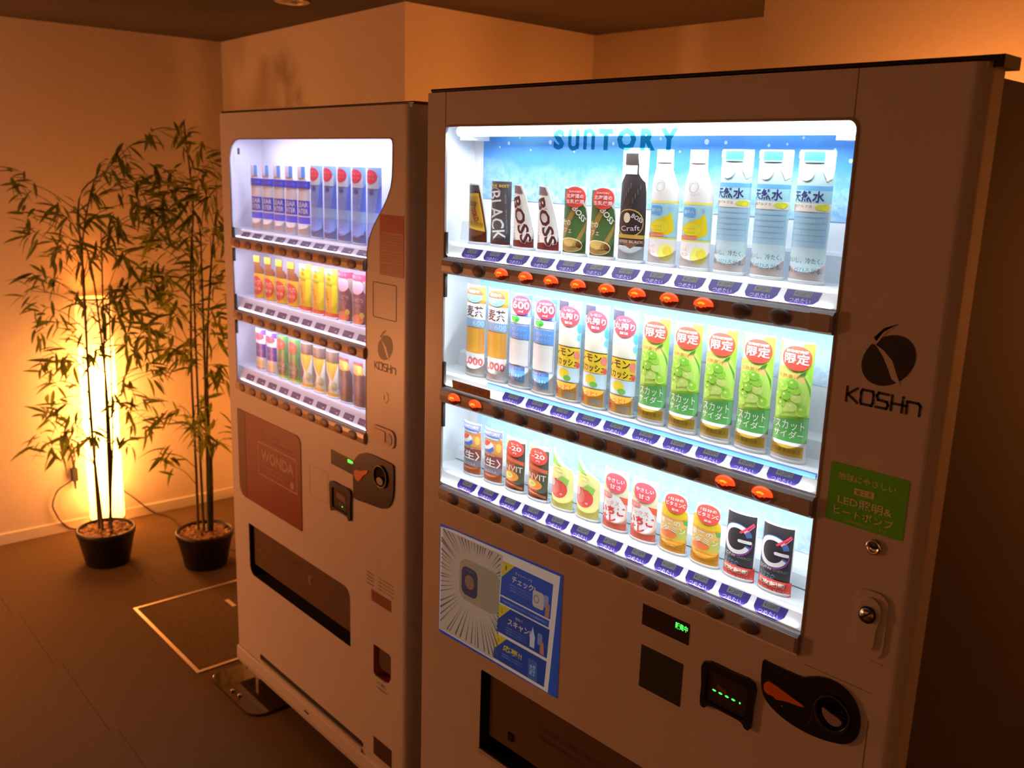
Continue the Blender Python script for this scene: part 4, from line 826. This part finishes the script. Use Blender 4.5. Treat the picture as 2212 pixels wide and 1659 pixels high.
K = {'gold': (p_gold_can, 112, [(-26, 0), (26, 0), (26, 26), (11, 98), (8, 110), (-22, 112), (-26, 60)], 'E3E6E8'), 'black': (p_black, 117, None, '47474C'), 'boss': (p_boss, 113, [(-26, 0), (27, 0), (26, 26), (6, 98), (1, 112), (-22, 113)], 'DAD5D2'),
 'green': (p_green, 114, [(-28, 0), (28, 0), (28, 72), (24, 84), (22, 114), (-24, 112), (-27, 84)], 'DDE3E2'), 'bbottle': (p_black_bottle, 177, None, 'D3E4EE'), 'lemon': (p_lemon, 175, [(-28, 0), (28, 0), (28, 108), (20, 128), (13, 145), (12, 175), (-12, 175), (-12, 145), (-20, 128), (-28, 108)], 'D6D9E0'),
 'water': (p_water, 176, None, 'B5D2EA'), 'mugi': (p_mugi, 176, None, 'D8DBDE'), 's600': (p_600, 175, None, 'D0D8E0'), 'squash': (p_squash, 177, None, 'B8D4E4'), 'muscat': (p_muscat, 174, None, 'D5DCCF'),
 'cola': (p_cola, 108, [(-26, 0), (26, 0), (26, 80), (18, 94), (24, 94), (24, 108), (-22, 108), (-26, 88)], 'E0E2E4'), 'ocan': (p_orange_can, 106, None, 'E0E0DC'), 'apple': (p_apple, 110, [(-26, 0), (26, 0), (27, 62), (22, 78), (4, 88), (-10, 102), (-23, 110), (-26, 88)], 'E6E7D8'),
 'ichigo': (p_ichigo, 108, None, 'E8E0DA'), 'vit': (p_vitamin, 105, [(-27, 0), (27, 0), (27, 66), (22, 78), (22, 98), (6, 105), (-12, 100), (-16, 84), (-27, 72)], 'EAE2D6'), 'energy': (p_energy, 106, None, 'E4E8EC')}
PX, PP, PY = .0985, .0619, .042
protos = {}
def sample(kind, x, y, z, name, label, cat, group, rz=0):
    if kind in protos:
        o = dup(protos[kind]); o.location = (x, y, z); o.rotation_euler = (0, 0, rz); o['label'] = label; o['group'] = group; return o
    fn, Hm, outl, base = K[kind][:4]; kw = K[kind][4] if len(K[kind]) > 4 else {}
    s = Sample(name, Hm, outline=outl, base=base, **kw); fn(s); protos[kind] = o = s.make((x, y, z), label, cat, rz, group); return o
TOP, MID, LOW = 'drink samples on the top shelf of the large machine', 'drink samples on the middle shelf of the large machine', 'drink samples on the bottom shelf of the large machine'
rowsB = [(1.5555, TOP, [('gold', 'sample_can', 'gold and brown tapered coffee can sample, leftmost on the top shelf of the large machine', 'can'),
  ('black', 'sample_can', 'dark grey can sample with BLACK running down it, beside the gold can', 'can'),
  ('boss', 'sample_can', 'cream tapered can sample with BOSS down it, next to the dark BLACK can', 'can'),
  ('boss', 'sample_can', 'cream tapered can sample with BOSS down it, next to the green bottles', 'can'),
  ('green', 'sample_bottle', 'green patterned coffee bottle sample with a red disc, beside the cream cans', 'bottle'),
  ('green', 'sample_bottle', 'green patterned coffee bottle sample with a red disc, beside the tall black bottle', 'bottle'),
  ('bbottle', 'sample_bottle', 'tall black coffee bottle sample with a gold oval label on the top shelf', 'bottle'),
  ('lemon', 'sample_bottle', 'pale bottle sample with yellow lemon label, next to the tall black bottle', 'bottle'),
  ('lemon', 'sample_bottle', 'pale bottle sample with yellow lemon label, next to the blue capped water', 'bottle'),
  ('water', 'sample_bottle', 'blue capped water bottle sample, left one of the three on the top shelf', 'bottle'),
  ('water', 'sample_bottle', 'blue capped water bottle sample, middle one of the three on the top shelf', 'bottle'),
  ('water', 'sample_bottle', 'blue capped water bottle sample, rightmost on the top shelf of the large machine', 'bottle')]),
 (1.3025, MID, [('mugi', 'sample_bottle', 'amber barley tea bottle sample with red and blue disc, leftmost on the middle shelf', 'bottle'),
  ('mugi', 'sample_bottle', 'amber barley tea bottle sample with red and blue disc, second on the middle shelf', 'bottle'),
  ('s600', 'sample_bottle', 'white and blue bottle sample with red 600 disc, beside the barley tea', 'bottle'),
  ('s600', 'sample_bottle', 'white and blue bottle sample with red 600 disc, beside the lemon squash', 'bottle'),
  ('squash', 'sample_bottle', 'pale lemon squash bottle sample with yellow label, left one of three', 'bottle'),
  ('squash', 'sample_bottle', 'pale lemon squash bottle sample with yellow label, middle one of three', 'bottle'),
  ('squash', 'sample_bottle', 'pale lemon squash bottle sample with yellow label, beside the green grape bottles', 'bottle')]
  + [('muscat', 'sample_bottle', 'green grape soda bottle sample with red disc, %s' % p, 'bottle') for p in ('leftmost of the five, beside the lemon squash', 'second from the left of the five', 'middle one of the five', 'second from the right of the five', 'rightmost of the five on the middle shelf')]),
 (1.1005, LOW, [('cola', 'sample_can', 'brown bottle-can cola sample with a purple flag on top, leftmost on the bottom shelf', 'can'),
  ('cola', 'sample_can', 'brown bottle-can cola sample with a purple flag on top, second on the bottom shelf', 'can'),
  ('ocan', 'sample_can', 'slim dark orange can sample with red minus 20 disc, beside the cola', 'can'),
  ('ocan', 'sample_can', 'slim dark orange can sample with red minus 20 disc, beside the apple drinks', 'can'),
  ('apple', 'sample_bottle', 'pale yellow bottle sample with red apple, left one of the two', 'bottle'),
  ('apple', 'sample_bottle', 'pale yellow bottle sample with red apple, right one of the two beside the pink can', 'bottle'),
  ('ichigo', 'sample_can', 'pink strawberry milk can sample, left one of the two', 'can'),
  ('ichigo', 'sample_can', 'pink strawberry milk can sample, right one of the two beside the orange bottle', 'can'),
  ('vit', 'sample_bottle', 'orange vitamin drink bottle sample with red disc, left one of the two', 'bottle'),
  ('vit', 'sample_bottle', 'orange vitamin drink bottle sample with red disc, right one beside the black can', 'bottle'),
  ('energy', 'sample_can', 'black energy drink can sample with red foot label, left one of the two', 'can'),
  ('energy', 'sample_can', 'black energy drink can sample with red foot label, rightmost on the bottom shelf', 'can')])]
for z, grp, items in rowsB:
    for i, (k, nm, lb, cat) in enumerate(items): sample(k, PX+PP*i, PY, z, nm, lb, cat, grp)

# ================================================================== SMALLER MACHINE (turned a little, set back)
LA, LO = .0294, .1568
def Lw(x, y, z): return (x*math.cos(LA)+y*math.sin(LA), LO-x*math.sin(LA)+y*math.cos(LA), z)
OFF = Vector((-.765, .3, 0))
sm = thing('vending_machine', Lw(-.765, .3, 0), 'smaller white vending machine behind the larger one, window with a curved right edge', 'vending machine', -LA)
curve = [(-.350, 1.752-.012), (-.3505, 1.70), (-.352, 1.67), (-.358, 1.645), (-.372, 1.62), (-.392, 1.595), (-.415, 1.57), (-.436, 1.545), (-.450, 1.518), (-.458, 1.49), (-.4625, 1.45), (-.464, 1.40)]
WL = [(-1.197, 1.035)]+[(-1.197+.03*(1-math.cos(t)), 1.032-.03*math.sin(t)) for t in [i*PI/12 for i in range(1, 7)]]+[(-.466, 1.002)]+list(reversed(curve))+[(-.353, 1.750), (-.36, 1.7535)]+[(-1.135-.062*math.sin(t), 1.6915+.062*math.cos(t)) for t in [i*PI/16 for i in range(9)]]
FL = rrect(-1.152, .402, -.547, .574, (.03, .004, .03, .004))
CR = rrect(-.433, .372, -.351, .4615, (.012, .03, .01, .004))
SL = rrect(-1.10, .119, -.484, .140, (.003, .012, .012, .003))
d = MB(); d.plate([(-1.252, .106), (-.302, .106), (-.302, 1.828), (-1.252, 1.828)], [WL, FL, CR, SL], 0, .004, M_steel)
R = .024; arc = [(-.302+R*math.sin(a), R-R*math.cos(a)) for a in [i/8*PI/2 for i in range(9)]]
pl = arc+[(-.278, .06), (-.282, .06)]+[(x-.004*math.sin(i/8*PI/2), y+.004*math.cos(i/8*PI/2)) for i, (x, y) in reversed(list(enumerate(arc)))]
n = len(pl); v = [(x, y, z) for z in (.05, 1.828) for x, y in pl]
d.add(v, [(i, (i+1) % n, (i+1) % n+n, i+n) for i in range(n)]+[tuple(range(n-1, -1, -1)), tuple(range(n, 2*n))], M_steel)
d.box(-1.256, -1.252, .001, .055, .05, 1.828, M_steel).box(-1.252, -.28, .004, .055, 1.822, 1.828, M_steel)
d.build('front_door', sm)
c = MB(); c.box(-1.248, -.285, .13, .62, .06, 1.815, M_side).box(-1.248, -.285, .06, .13, .06, .96, M_side).box(-1.248, -.285, .06, .13, 1.79, 1.815, M_side).box(-.34, -.285, .06, .13, .96, 1.79, M_side); c.build('cabinet', sm)
bevel(strut('top_trim', sm, -1.25, -.272, .003, .06, 1.8285, 1.834, M_black), .002)
kp = [(-.001, .106), (-.006, .102), (-.0075, .07), (-.004, .052), (.004, .05), (.012, .05), (.012, .106)]
g = MB().profile_x(kp, -1.258, -.302, M_steel); g.build('kick_strip', sm)
strut('slot_recess', sm, -1.11, -.475, .004, .02, .115, .145, M_dark)
g = MB().profile_x([(-.001, .119), (-.005, .117), (-.006, .108), (-.001, .106)], -1.09, -.49, M_steel); g.build('slot_lip', sm)
strut('small_slot', sm, -.80, -.775, -.0085, -.006, .083, .087, M_dark)
strut('kick_seam', sm, -1.254, -.475, -.0015, .001, .1055, .1067, M_seam)
for x in (-1.19, -.34):
    for y in (.12, .56):
        b = MB(); b.lathe([(.026, 0), (.026, .008), (.011, .012), (.011, .062)], M_grey, 16, c=(x, y, 0)); b.build('levelling_foot', sm, True)
c = MB(); c.box(-1.236, -1.232, .006, .125, .98, 1.775, M_innerL).box(-.349, -.345, .006, .125, .98, 1.775, M_innerL).box(-1.236, -.345, .121, .125, .98, 1.775, M_innerL)
c.box(-1.236, -.345, .006, .121, 1.768, 1.775, M_innerL).box(-1.236, -.345, .006, .121, .975, .98, M_innerL); c.build('display_case', sm)
b = MB(); b.profile_x([(.030, 1.756), (.050, 1.756), (.050, 1.767), (.030, 1.767)], -1.15, -.37, M_tubeL); b.build('light_tube', sm)
lp = Lw(0, 0, 0)
for z, y, pw, up, pu in ((1.754, .014, 1.7, 1.473, 4.5), (1.436, .012, 1.2, 1.256, 1.9), (1.218, .012, 1.1, 1.036, 1.8)):
    area('row_light', Lw(-.80, y, z), (.76, .016), pw, (.80, .80, 1), Lw(-.80, .052, z-.13))
    area('sample_fill_light', Lw(-.80, .006, up), (.76, .006), pu, (.80, .80, 1), Lw(-.80, .046, up+.12))  # added fill strip, no such fitting modelled, lifts the sample bottoms
g = MB(); g.plate(WL, [], .0008, .0025, M_glass); g.build('window_pane', sm)
cx_, cz_ = -.80, 1.38
big_l = [(cx_+(x-cx_)*1.006, cz_+(z-cz_)*1.006) for x, z in WL]
g = MB(); g.plate(big_l, [WL], -.001, .003, M_grey); g.build('window_gasket', sm)
g = MB()
for z0, z1 in ((1.40, 1.50), (1.18, 1.30)): g.box(-1.1935, -1.187, -.0018, .004, z0, z1, M_blackm)
g.build('bar_clip', sm)
b = MB(); b.box(-1.186, -1.181, .02, .025, 1.712, 1.73, M_blackm); b.build('latch_pin', sm)
for bz, zb in ((1.456, 1.497), (1.238, 1.290), (1.018, 1.072)):
    shelf_and_bar(sm, -1.232, -.349 if bz < 0 else -.462, -1.193, -.4655, bz, zb, 10, -1.150, .0705, -1.128, set(), 'L', M_barL, M_innerL)
koshin_logo(sm, -.379, 1.266, .0335, -.0002, C('3A3B40'))
# stickers and notices
g = MB(); g.plate([(-.402, 1.441), (-.3035, 1.441), (-.3035, 1.582), (-.402, 1.582)], [], -.0005, .001, C('B4807A')); st = g.build('red_notice', sm)
Rk = C('AE3242'); a = Art(); a.rect(-.402, 1.543, -.3035, 1.582, Rk); a.frame(-.402, 1.441, -.3035, 1.543, .0014, Rk)
for z in (1.516, 1.494, 1.474): a.rect(-.402, z, -.3035, z+.0012, Rk)
a.text('ご利用の お客様へ', -.357, 1.571, .07, .008, C('B08078')); a.text('ご注意 ください', -.352, 1.557, .085, .009, C('B08078'))
for z in (1.535, 1.529, 1.523, 1.509, 1.503, 1.487, 1.481, 1.466, 1.460, 1.454, 1.448): a.text('お問い合わせはフリーダイヤルまでおかけください', -.354, z, .085, .0032, C('9A5A56'))
a.bake('lettering', st, face(-.0005), .00012)
g = MB(); g.plate(rrect(-.432, 1.335, -.332, 1.421, .004), [rrect(-.4305, 1.3365, -.3335, 1.4195, .003)], -.0006, .001, M_seam); g.build('cover_outline', sm)
a = Art(); a.ring(-.376, 1.144, .012, .014, .0016, M_seam, 14, -PI/2, PI/2); a.rect(-.384, 1.136, -.382, 1.148, M_seam); a.bake('crescent_mark', sm, face(-.0002), .0001)
g = MB(); g.plate(rrect(-.436, 1.020, -.334, 1.066, .018, 6), [], -.004, .001, mat('handle_tan', (.62, .47, .38), .4)); hd = g.build('door_handle', sm); bevel(hd, .002)
g = MB(); g.plate(rrect(-.428, 1.030, -.372, 1.058, (.010, .004, .004, .010)), [], -.006, -.003, mat('handle_tan', (.62, .47, .38), .4)); g.plate(ell(-.356, 1.042, .013, .015), [], -.0055, -.003, M_grey); bevel(g.build('handle_grip', hd), .001)
# red poster
PO = rrect(-1.203, .657, -.803, .9405, (.035, .004, .025, .004), 6)
g = MB(); g.plate(PO, [], -.002, .001, M_red); po = g.build('red_poster', sm)
g = MB(); g.plate([(-1.2, .70), (-1.165, .665), (-1.150, .66), (-1.150, .938), (-1.2, .938)], [], -.0026, -.001, mat('poster_dark_edge', (.13, .06, .035), .3)); g.build('poster_side_strip', po)
RI = M_redink; a = Art(); a.frame(-1.066, .762, -.824, .867, .0035, RI); a.text('WONDA', -.945, .829, .20, .036, RI, bold=.02); a.text('COFFEE TO WIN', -.965, .795, .15, .006, RI); a.text('SINCE 1997', -.965, .782, .12, .005, RI); a.disc(-.855, .781, .011, .011, RI)
a.text('働く人の相棒コーヒー', -.955, .898, .19, .011, mat('dim_red_ink', (.36, .17, .14), .4)); a.text('WORK WONDERS', -.95, .880, .18, .009, mat('dim_red_ink', (.36, .17, .14), .4))
a.bake('lettering', po, face(-.002), .0002)
g = MB(); g.plate([(-.756, .782), (-.656, .782), (-.656, .875), (-.756, .875)], [[(-.7545, .7835), (-.6575, .7835), (-.6575, .8735), (-.7545, .8735)]], -.0004, .001, mat('faint_seam', (.48, .44, .42), .6)); g.build('blank_cover_seam', sm)
g = MB(); g.plate([(-.638, .906), (-.522, .904), (-.522, .944), (-.638, .9475)], [], -.0006, .001, M_screen); o = g.build('status_display', sm)
a = Art(); a.text('販売中', -.5405, .9365, .026, .011, M_green, bold=.05); a.bake('green_digits', o, face(-.0006), .0002)
g = MB(); g.plate(smooth_loop([(-.637, .858), (-.585, .860), (-.536, .858), (-.535, .82), (-.536, .778), (-.545, .773), (-.553, .781), (-.585, .783), (-.62, .782), (-.628, .776), (-.637, .779), (-.639, .82)], 3), [rrect(-.627, .789, -.547, .845, .003)], -.006, .001, M_black); bl = g.build('note_acceptor', sm)
strut('note_slot_face', bl, -.63, -.545, -.0025, .001, .785, .848, M_screen)
a = Art(); a.poly([(-.612, .836), (-.565, .832), (-.562, .815), (-.608, .818)], C('6A3A1A')); a.disc(-.590, .806, .006, .004, C('3C5A2A'), 10); a.disc(-.578, .801, .0025, .002, M_green, 10); a.disc(-.562, .799, .004, .003, C('3C5A2A'), 10); a.bake('indicator_dots', bl, face(-.0025), .0003)
OU = smooth_loop([(-.5255, .845), (-.522, .85), (-.5225, .92), (-.517, .945), (-.50, .965), (-.47, .979), (-.44, .983), (-.39, .983), (-.347, .981), (-.338, .972), (-.337, .93), (-.341, .895), (-.356, .87), (-.38, .856), (-.41, .851), (-.45, .848), (-.50, .843)], 3)
g = MB(); g.plate(OU, [], -.004, .001, M_black); cp = g.build('coin_panel', sm); bevel(cp, .001)
g = MB(); g.plate(smooth_loop([(-.515, .918), (-.505, .925), (-.485, .928), (-.465, .934), (-.450, .938), (-.452, .93), (-.470, .918), (-.485, .902), (-.500, .896), (-.512, .904)], 3), [], -.006, -.003, M_orange); bevel(g.build('return_lever', cp), .002)
b = MB(); b.lathe([(.030, 0), (.030, .004), (.026, .0046), (.025, .003)], M_black, 32, cap=False); b.lathe([(.025, .001), (.003, .001)], M_screen, 32); o = b.build('coin_slot', cp, True); o.data.transform(Matrix.Translation(OFF)); o.data.transform(Matrix.Rotation(PI/2, 4, 'X')); o.location = Vector((-.392, -.004, .937))-OFF
a = Art(); a.ring(-.392, .937, .030, .030, .0016, C('5A4838'), 32); a.bake('slot_ring', cp, face(-.0088), .0001)
g = MB(); g.plate(ell(-.392, .926, .014, .010), [], -.0085, -.004, M_grey); g.build('coin_flap', cp)
g = MB(); r = FL; n = len(r); v = [(x, .001, z) for x, z in r]+[(x, .058, z) for x, z in r]
g.add(v, [(i, i+n, (i+1) % n+n, (i+1) % n) for i in range(n)]+[tuple(range(2*n-1, n-1, -1))], M_dark); g.build('delivery_recess', sm)
g = MB(); g.plate(rrect(-1.14, .435, -.549, .571, (.003, .003, .02, .003)), [], .012, .016, M_smoke); fl = g.build('delivery_flap', sm)
a = Art(); a.poly([(-.80, .508), (-.792, .522), (-.775, .526), (-.783, .514), (-.785, .50), (-.776, .492), (-.795, .494)], C('8A6248')); a.text('とりだし口 PUSH', -.90, .535, .12, .008, C('5A3C2A')); a.text('手をはさまないようご注意ください', -.91, .524, .12, .005, C('5A3C2A')); a.ring(-.66, .49, .012, .012, .0015, C('5A3C2A')); a.disc(-1.10, .50, .004, .004, C('8A6248'))
a.bake('flap_lettering', fl, face(.012), .0003)
# notes, coin return, rating plate
a = Art(); nk = C('6A453A')
for i in range(4): a.text('自動販売機管理番号', -.447, .657-.010*i, .034, .0045, nk); a.text('お問い合わせ先 0120', -.375, .658-.010*i, .07, .0042, nk)
a.bake('contact_print', sm, face(-.0002), .0001)
g = MB(); g.plate([(-.442, .583), (-.350, .583), (-.350, .615), (-.442, .615)], [], -.0005, .001, C('8A5F4C')); o = g.build('notice_plate', sm)
a = Art(); a.disc(-.432, .603, .006, .006, nk)
for i in range(4): a.text('あき容器はリサイクルボックスへ', -.388, .609-.006*i, .066, .0036, nk)
a.bake('lettering', o, face(-.0005), .0001)
r = CR; n = len(r); g = MB(); v = [(x, .001, z) for x, z in r]+[(x+.004, .035, z-.004) for x, z in r]
g.add(v, [(i, i+n, (i+1) % n+n, (i+1) % n) for i in range(n)]+[tuple(range(2*n-1, n-1, -1))], mat('coin_cup_brown', (.42, .13, .03), .35)); g.build('coin_return_cup', sm)
g = MB(); g.plate(rrect(-.424, .395, -.354, .456, (.02, .004, .004, .004)), [], .010, .013, M_smoke); g.build('coin_return_flap', sm)
a = Art(); a.text('つり銭口', -.398, .357, .05, .011, nk); a.text('COIN RETURN', -.392, .343, .05, .005, nk); a.bake('coin_return_print', sm, face(-.0002), .0001)
g = MB(); g.plate([(-.432, .135), (-.347, .135), (-.347, .188), (-.432, .188)], [], -.001, .001, C('4E3A32')); g.build('rating_plate', sm)

# samples of the smaller machine
def q_clear(s):
    a = s.part(); a.poly(smooth_loop([(-27, 4), (-22, 0), (22, 0), (27, 4), (27, 128), (20, 145), (12, 156), (-12, 156), (-20, 145), (-27, 128)], 2), CL('CDCBDE')); a.rect(-27, 56, 27, 96, CL('4650C4')); a.text('CLEAR', 0, 85, 42, 13, CL('C4C8F0'), bold=.02); a.text('WATER', 0, 68, 42, 13, CL('C4C8F0'), bold=.02); a.rect(-27, 52, 27, 56, CL('C9C6E6')); a.rect(-27, 34, 27, 52, CL('4E58CE'))
    b = s.part('cap', .8); b.rect(-14, 156, 4, 186, CL('B9B8CE')); b.rect(4, 156, 14, 186, CL('4A86E8'))
    b = s.part('banner', 1.5); b.rect(-29, 128, 29, 148, CL('3846C0')); b.text('おいしい水', 0, 138, 42, 9, CL('7E8AE0'))
def q_blue(s):
    a = s.part(); a.rect(-27, 0, 27, 190, CL('7FA4E8')); a.poly([(-27, 66), (27, 66), (27, 72), (-27, 60)], CL('5A86DC')); a.rect(-27, 82, 27, 140, CL('6A8EE2')); a.poly([(10, 82), (27, 82), (27, 150), (18, 140)], CL('4E70F0')); a.rect(-20, 118, 6, 120, CL('8AA0B0')); a.disc(0, 130, 7, 6, CL('3A4C96')); a.text('おいしい水', -4, 106, 30, 7, CL('6A8AC0')); a.text('天然水', 0, 94, 26, 9, CL('8AA6D0')); a.rect(-27, 0, 27, 56, CL('6C90F0'))
    for i in range(5): a.text('六甲の水', -4, 48-9*i, 18, 6, CL('7A6AB8'), bold=.02)
    a.rect(-16, 140, 18, 166, CL('AEBCE6')); red_disc(s, -2, 168, 17, [('キャン', 6, 24, 6), ('ペーン', -4, 24, 6)], 'C43A4E', 'DE8A90')
def q_tea(s):
    a = s.part(); O = [(-26, 4), (-22, 0), (22, 0), (26, 4), (26, 88), (12, 102), (12, 112), (-12, 112), (-12, 102), (-26, 88)]; a.poly(smooth_loop(O, 2), CL('7A4A30')); a.rect(-27, 6, 27, 78, CL('DFA032')); a.rect(-27, 2, 27, 6, CL('8A4A2A')); a.disc(0, 42, 21, 28, CL('C23C3C')); a.text('十六茶', 0, 52, 34, 14, CL('E2A89A'), bold=.02); a.text('TEA 16', 0, 34, 28, 10, CL('E2A89A'), bold=.02)
    b = s.part('cap', .8); b.rect(-12, 112, 12, 130, CL('DB9A34'))
def q_yellow(s):
    a = s.part(); a.rect(-27, 14, 27, 132, CL('DDA028')); a.rect(10, 14, 27, 90, CL('E4C02C')); a.rect(-27, 118, 27, 132, CL('8FB04A')); a.disc(0, 122, 11, 9, CL('C9D2B8')); a.disc(2, 118, 7, 5, CL('5E7A4A')); a.disc(0, 92, 12, 4, CL('8A8A24'), rot=-.2); a.text('一番', -3, 106, 20, 10, CL('B06A1C')); a.text('レモンティー', -4, 54, 52, 12, CL('B85A22'), rot=-1.35, bold=.02)
    b = s.part('red_foot_label', .8); b.rect(-29, 0, 29, 15, CL('EA4A3C'))
def q_grape(s):
    a = s.part(); a.poly(smooth_loop([(-27, 3), (27, 3), (27, 74), (10, 92), (-10, 92), (-27, 74)], 2), CL('4E3040')); a.text('ぶどう', 0, 66, 34, 10, CL('A88CA4')); a.text('100%', 0, 52, 26, 8, CL('8A6A84')); a.disc(2, 16, 16, 13, CL('E0705A')); a.disc(14, 28, 6, 8, CL('C8B04A')); a.rect(-27, 0, 27, 3, CL('5E5468'))
    b = s.part('cap', 1); b.poly(ell(0, 100, 18, 20), CL('C28E9E')); b = s.part('red_header', 1.8); b.rect(-31, 116, 31, 132, CL('CE3450')); b.text('果汁', 0, 124, 30, 8, CL('E87A86'))
def q_purple(s):
    a = s.part(); a.rect(-26, 22, 26, 128, CL('D2C4CC')); a.rect(-26, 42, 26, 84, CL('4E3A86')); a.rect(-26, 42, -8, 84, CL('5A4A5E')); a.disc(-18, 64, 8, 12, CL('8A5A62')); a.disc(0, 106, 20, 11, CL('C24A58')); a.poly([(4, 112), (26, 112), (26, 128), (12, 128)], CL('6A4AB4')); a.disc(0, 22, 22, 15, CL('E8BE94')); a.text('カルピス', 0, 62, 34, 9, CL('A898D0')); a.rect(-20, 2, 20, 10, CL('9A90A0'))
def q_leaf(s):
    a = s.part(); a.rect(-26, 0, 26, 128, CL('5E9A4A')); a.poly([(-26, 60), (26, 50), (26, 128), (-26, 128)], CL('3F7A4A')); a.poly([(-26, 100), (-8, 84), (-10, 56), (-24, 60)], CL('C2A63C')); a.disc(0, 36, 20, 26, CL('5A5A50')); a.text('野菜生活', 0, 44, 30, 9, CL('A8B0A0')); a.text('GREEN', 0, 30, 28, 8, CL('A8B0A0')); a.rect(-26, 0, 26, 12, CL('8FBE4A')); red_disc(s, 0, 104, 17, [('NEW', 0, 22, 8)], 'C8403A', 'D87A6A')
def q_choc(s):
    a = s.part(); a.rect(-26, 12, 26, 100, CL('D6CDBE')); a.poly([(-22, 98), (26, 96), (16, 68), (8, 46), (-2, 66)], CL('CBA03C')); a.poly(smooth_loop([(-26, 78), (-10, 70), (0, 46), (-8, 22), (-22, 16), (-27, 20)], 2), CL('57504E')); a.disc(-14, 20, 9, 9, CL('3F7A4A')); a.disc(14, 34, 9, 12, CL('A8B088')); b = s.part('dark_header', 1.2); b.rect(-30, 98, 30, 128, CL('544844')); b.text('特製', 0, 112, 28, 12, CL('6E6058')); b = s.part('orange_foot', .6); b.rect(-27, 0, 27, 13, CL('EEA02C'))
def q_dark(s):
    a = s.part(); a.poly(smooth_loop([(-27, 6), (-22, 0), (22, 0), (27, 6), (27, 78), (14, 92), (-14, 92), (-27, 78)], 2), CL('453A46')); a.disc(-2, 52, 16, 16, CL('504658')); a.text('COFFEE', 0, 30, 36, 6, CL('8A5060')); a.poly(smooth_loop([(-16, 90), (16, 90), (13, 114), (-13, 114)], 2), CL('C08A4A')); a.rect(4, 92, 12, 112, CL('D2B05A')); b = s.part('cap', .8); b.rect(-15, 114, 15, 120, CL('9A3A38'))
tall = lambda b, t, z0, z1: [(-b, 0), (b, 0), (b, z0), (t, z1), (t, 0), (-t, 0)]
def bot(b, z0, t, z1, z2): return [(-b, 0), (b, 0), (b, z0), (t, z1), (t, z2), (-t, z2), (-t, z1), (-b, z0)]
kw = dict(rx=30, ry=12.5)
K.update({'clear': (q_clear, 187, bot(28, 130, 14, 156, 187), 'CFCDE2', kw), 'blue': (q_blue, 190, None, '8CAEEA', kw), 'tea': (q_tea, 131, bot(27, 90, 13, 102, 131), '7A4A30', kw), 'yellow': (q_yellow, 132, None, 'DDA028', kw),
 'grape': (q_grape, 128, bot(28, 76, 14, 96, 120), '5E4452', kw), 'purple': (q_purple, 129, None, 'D8D2DC', kw), 'leaf': (q_leaf, 129, None, '5E9A4A', kw), 'choc': (q_choc, 128, None, 'D6CDBE', kw), 'dark': (q_dark, 121, bot(28, 80, 15, 94, 121), '453A46', kw)})
SX, SP = -1.118, .0695
G = ['drink samples on the %s shelf of the smaller machine' % k for k in ('top', 'middle', 'bottom')]
od5 = ('leftmost of five', 'second from left of five', 'middle one of five', 'fourth from left of five', 'rightmost of five')
R1 = [('clear', 'sample_bottle', 'clear water bottle sample with dark blue bands, %s, smaller machine' % p) for p in od5]+[('blue', 'sample_bottle', 'light blue bottle sample with red top disc, %s, smaller machine' % p) for p in od5]
R2 = [('tea', 'sample_bottle', 'brown tea bottle sample with yellow label and red oval, %s' % p) for p in ('leftmost of four', 'second of four', 'third of four', 'fourth, beside the yellow bottles')]
R2 += [('yellow', 'sample_bottle', 'yellow lemon drink sample with red foot, %s' % p) for p in ('left one of three', 'middle one of three', 'right one of three')]+[('grape', 'sample_bottle', 'dark purple sample under a red header, %s' % p) for p in ('left one of three', 'middle one of three', 'right one cut by window edge')]
R3 = [('purple', 'sample_can', 'white and purple can sample, %s' % p) for p in ('leftmost on bottom shelf of smaller machine', 'beside the green leaf samples')]+[('leaf', 'sample_bottle', 'green bottle sample with red disc, %s, smaller machine' % p) for p in ('left one of two', 'right one of two')]
R3 += [('choc', 'sample_bottle', 'cream sample with dark header and orange foot, %s' % p) for p in ('left one of three', 'middle one of three', 'right one of three')]+[('dark', 'sample_bottle', 'black bottle sample with tan top, %s' % p) for p in ('left one of three', 'middle one of three', 'right one cut by window edge')]
for row, zb, g_ in ((R1, 1.4975, G[0]), (R2, 1.2905, G[1]), (R3, 1.0725, G[2])):
    for i, (k, nm, lb) in enumerate(row):
        sample(k, *Lw(SX+SP*i, .047, zb), nm, lb, 'can' if nm == 'sample_can' else 'bottle', g_, -LA)
OFF = Vector((0, 0, 0))
# glossy anchor plate on the floor
t = thing('anchor_plate', (-1.13, .24, 0), 'glossy dark rounded anchor plate on the carpet under the front corner of the smaller machine', 'floor plate', -LA)
pts = rrect(-.165, -.145, .16, .14, (.045, .05, .02, .03), 6)
g = MB(); n = len(pts); g.add([(x, y, 0) for x, y in pts]+[(x, y, .007) for x, y in pts], [(i, (i+1) % n, (i+1) % n+n, i+n) for i in range(n)]+[tuple(range(n-1, -1, -1)), tuple(range(n, 2*n))], mat('smoked_acrylic', (.05, .03, .015), .12, coat=.5)); bevel(g.build('plate', t), .002)
strut('bracket', t, -.165, -.115, -.01, .03, .007, .012, M_chrome); strut('bracket_arm', t, -.165, -.160, -.01, .03, .012, .03, M_chrome)
for x, y in ((-.02, -.125), (.02, -.12), (-.13, .02)):
    b = MB(); b.lathe([(.007, 0), (.007, .005), (.004, .007)], M_chrome, 6, c=(x, y, .007)); b.build('bolt', t)
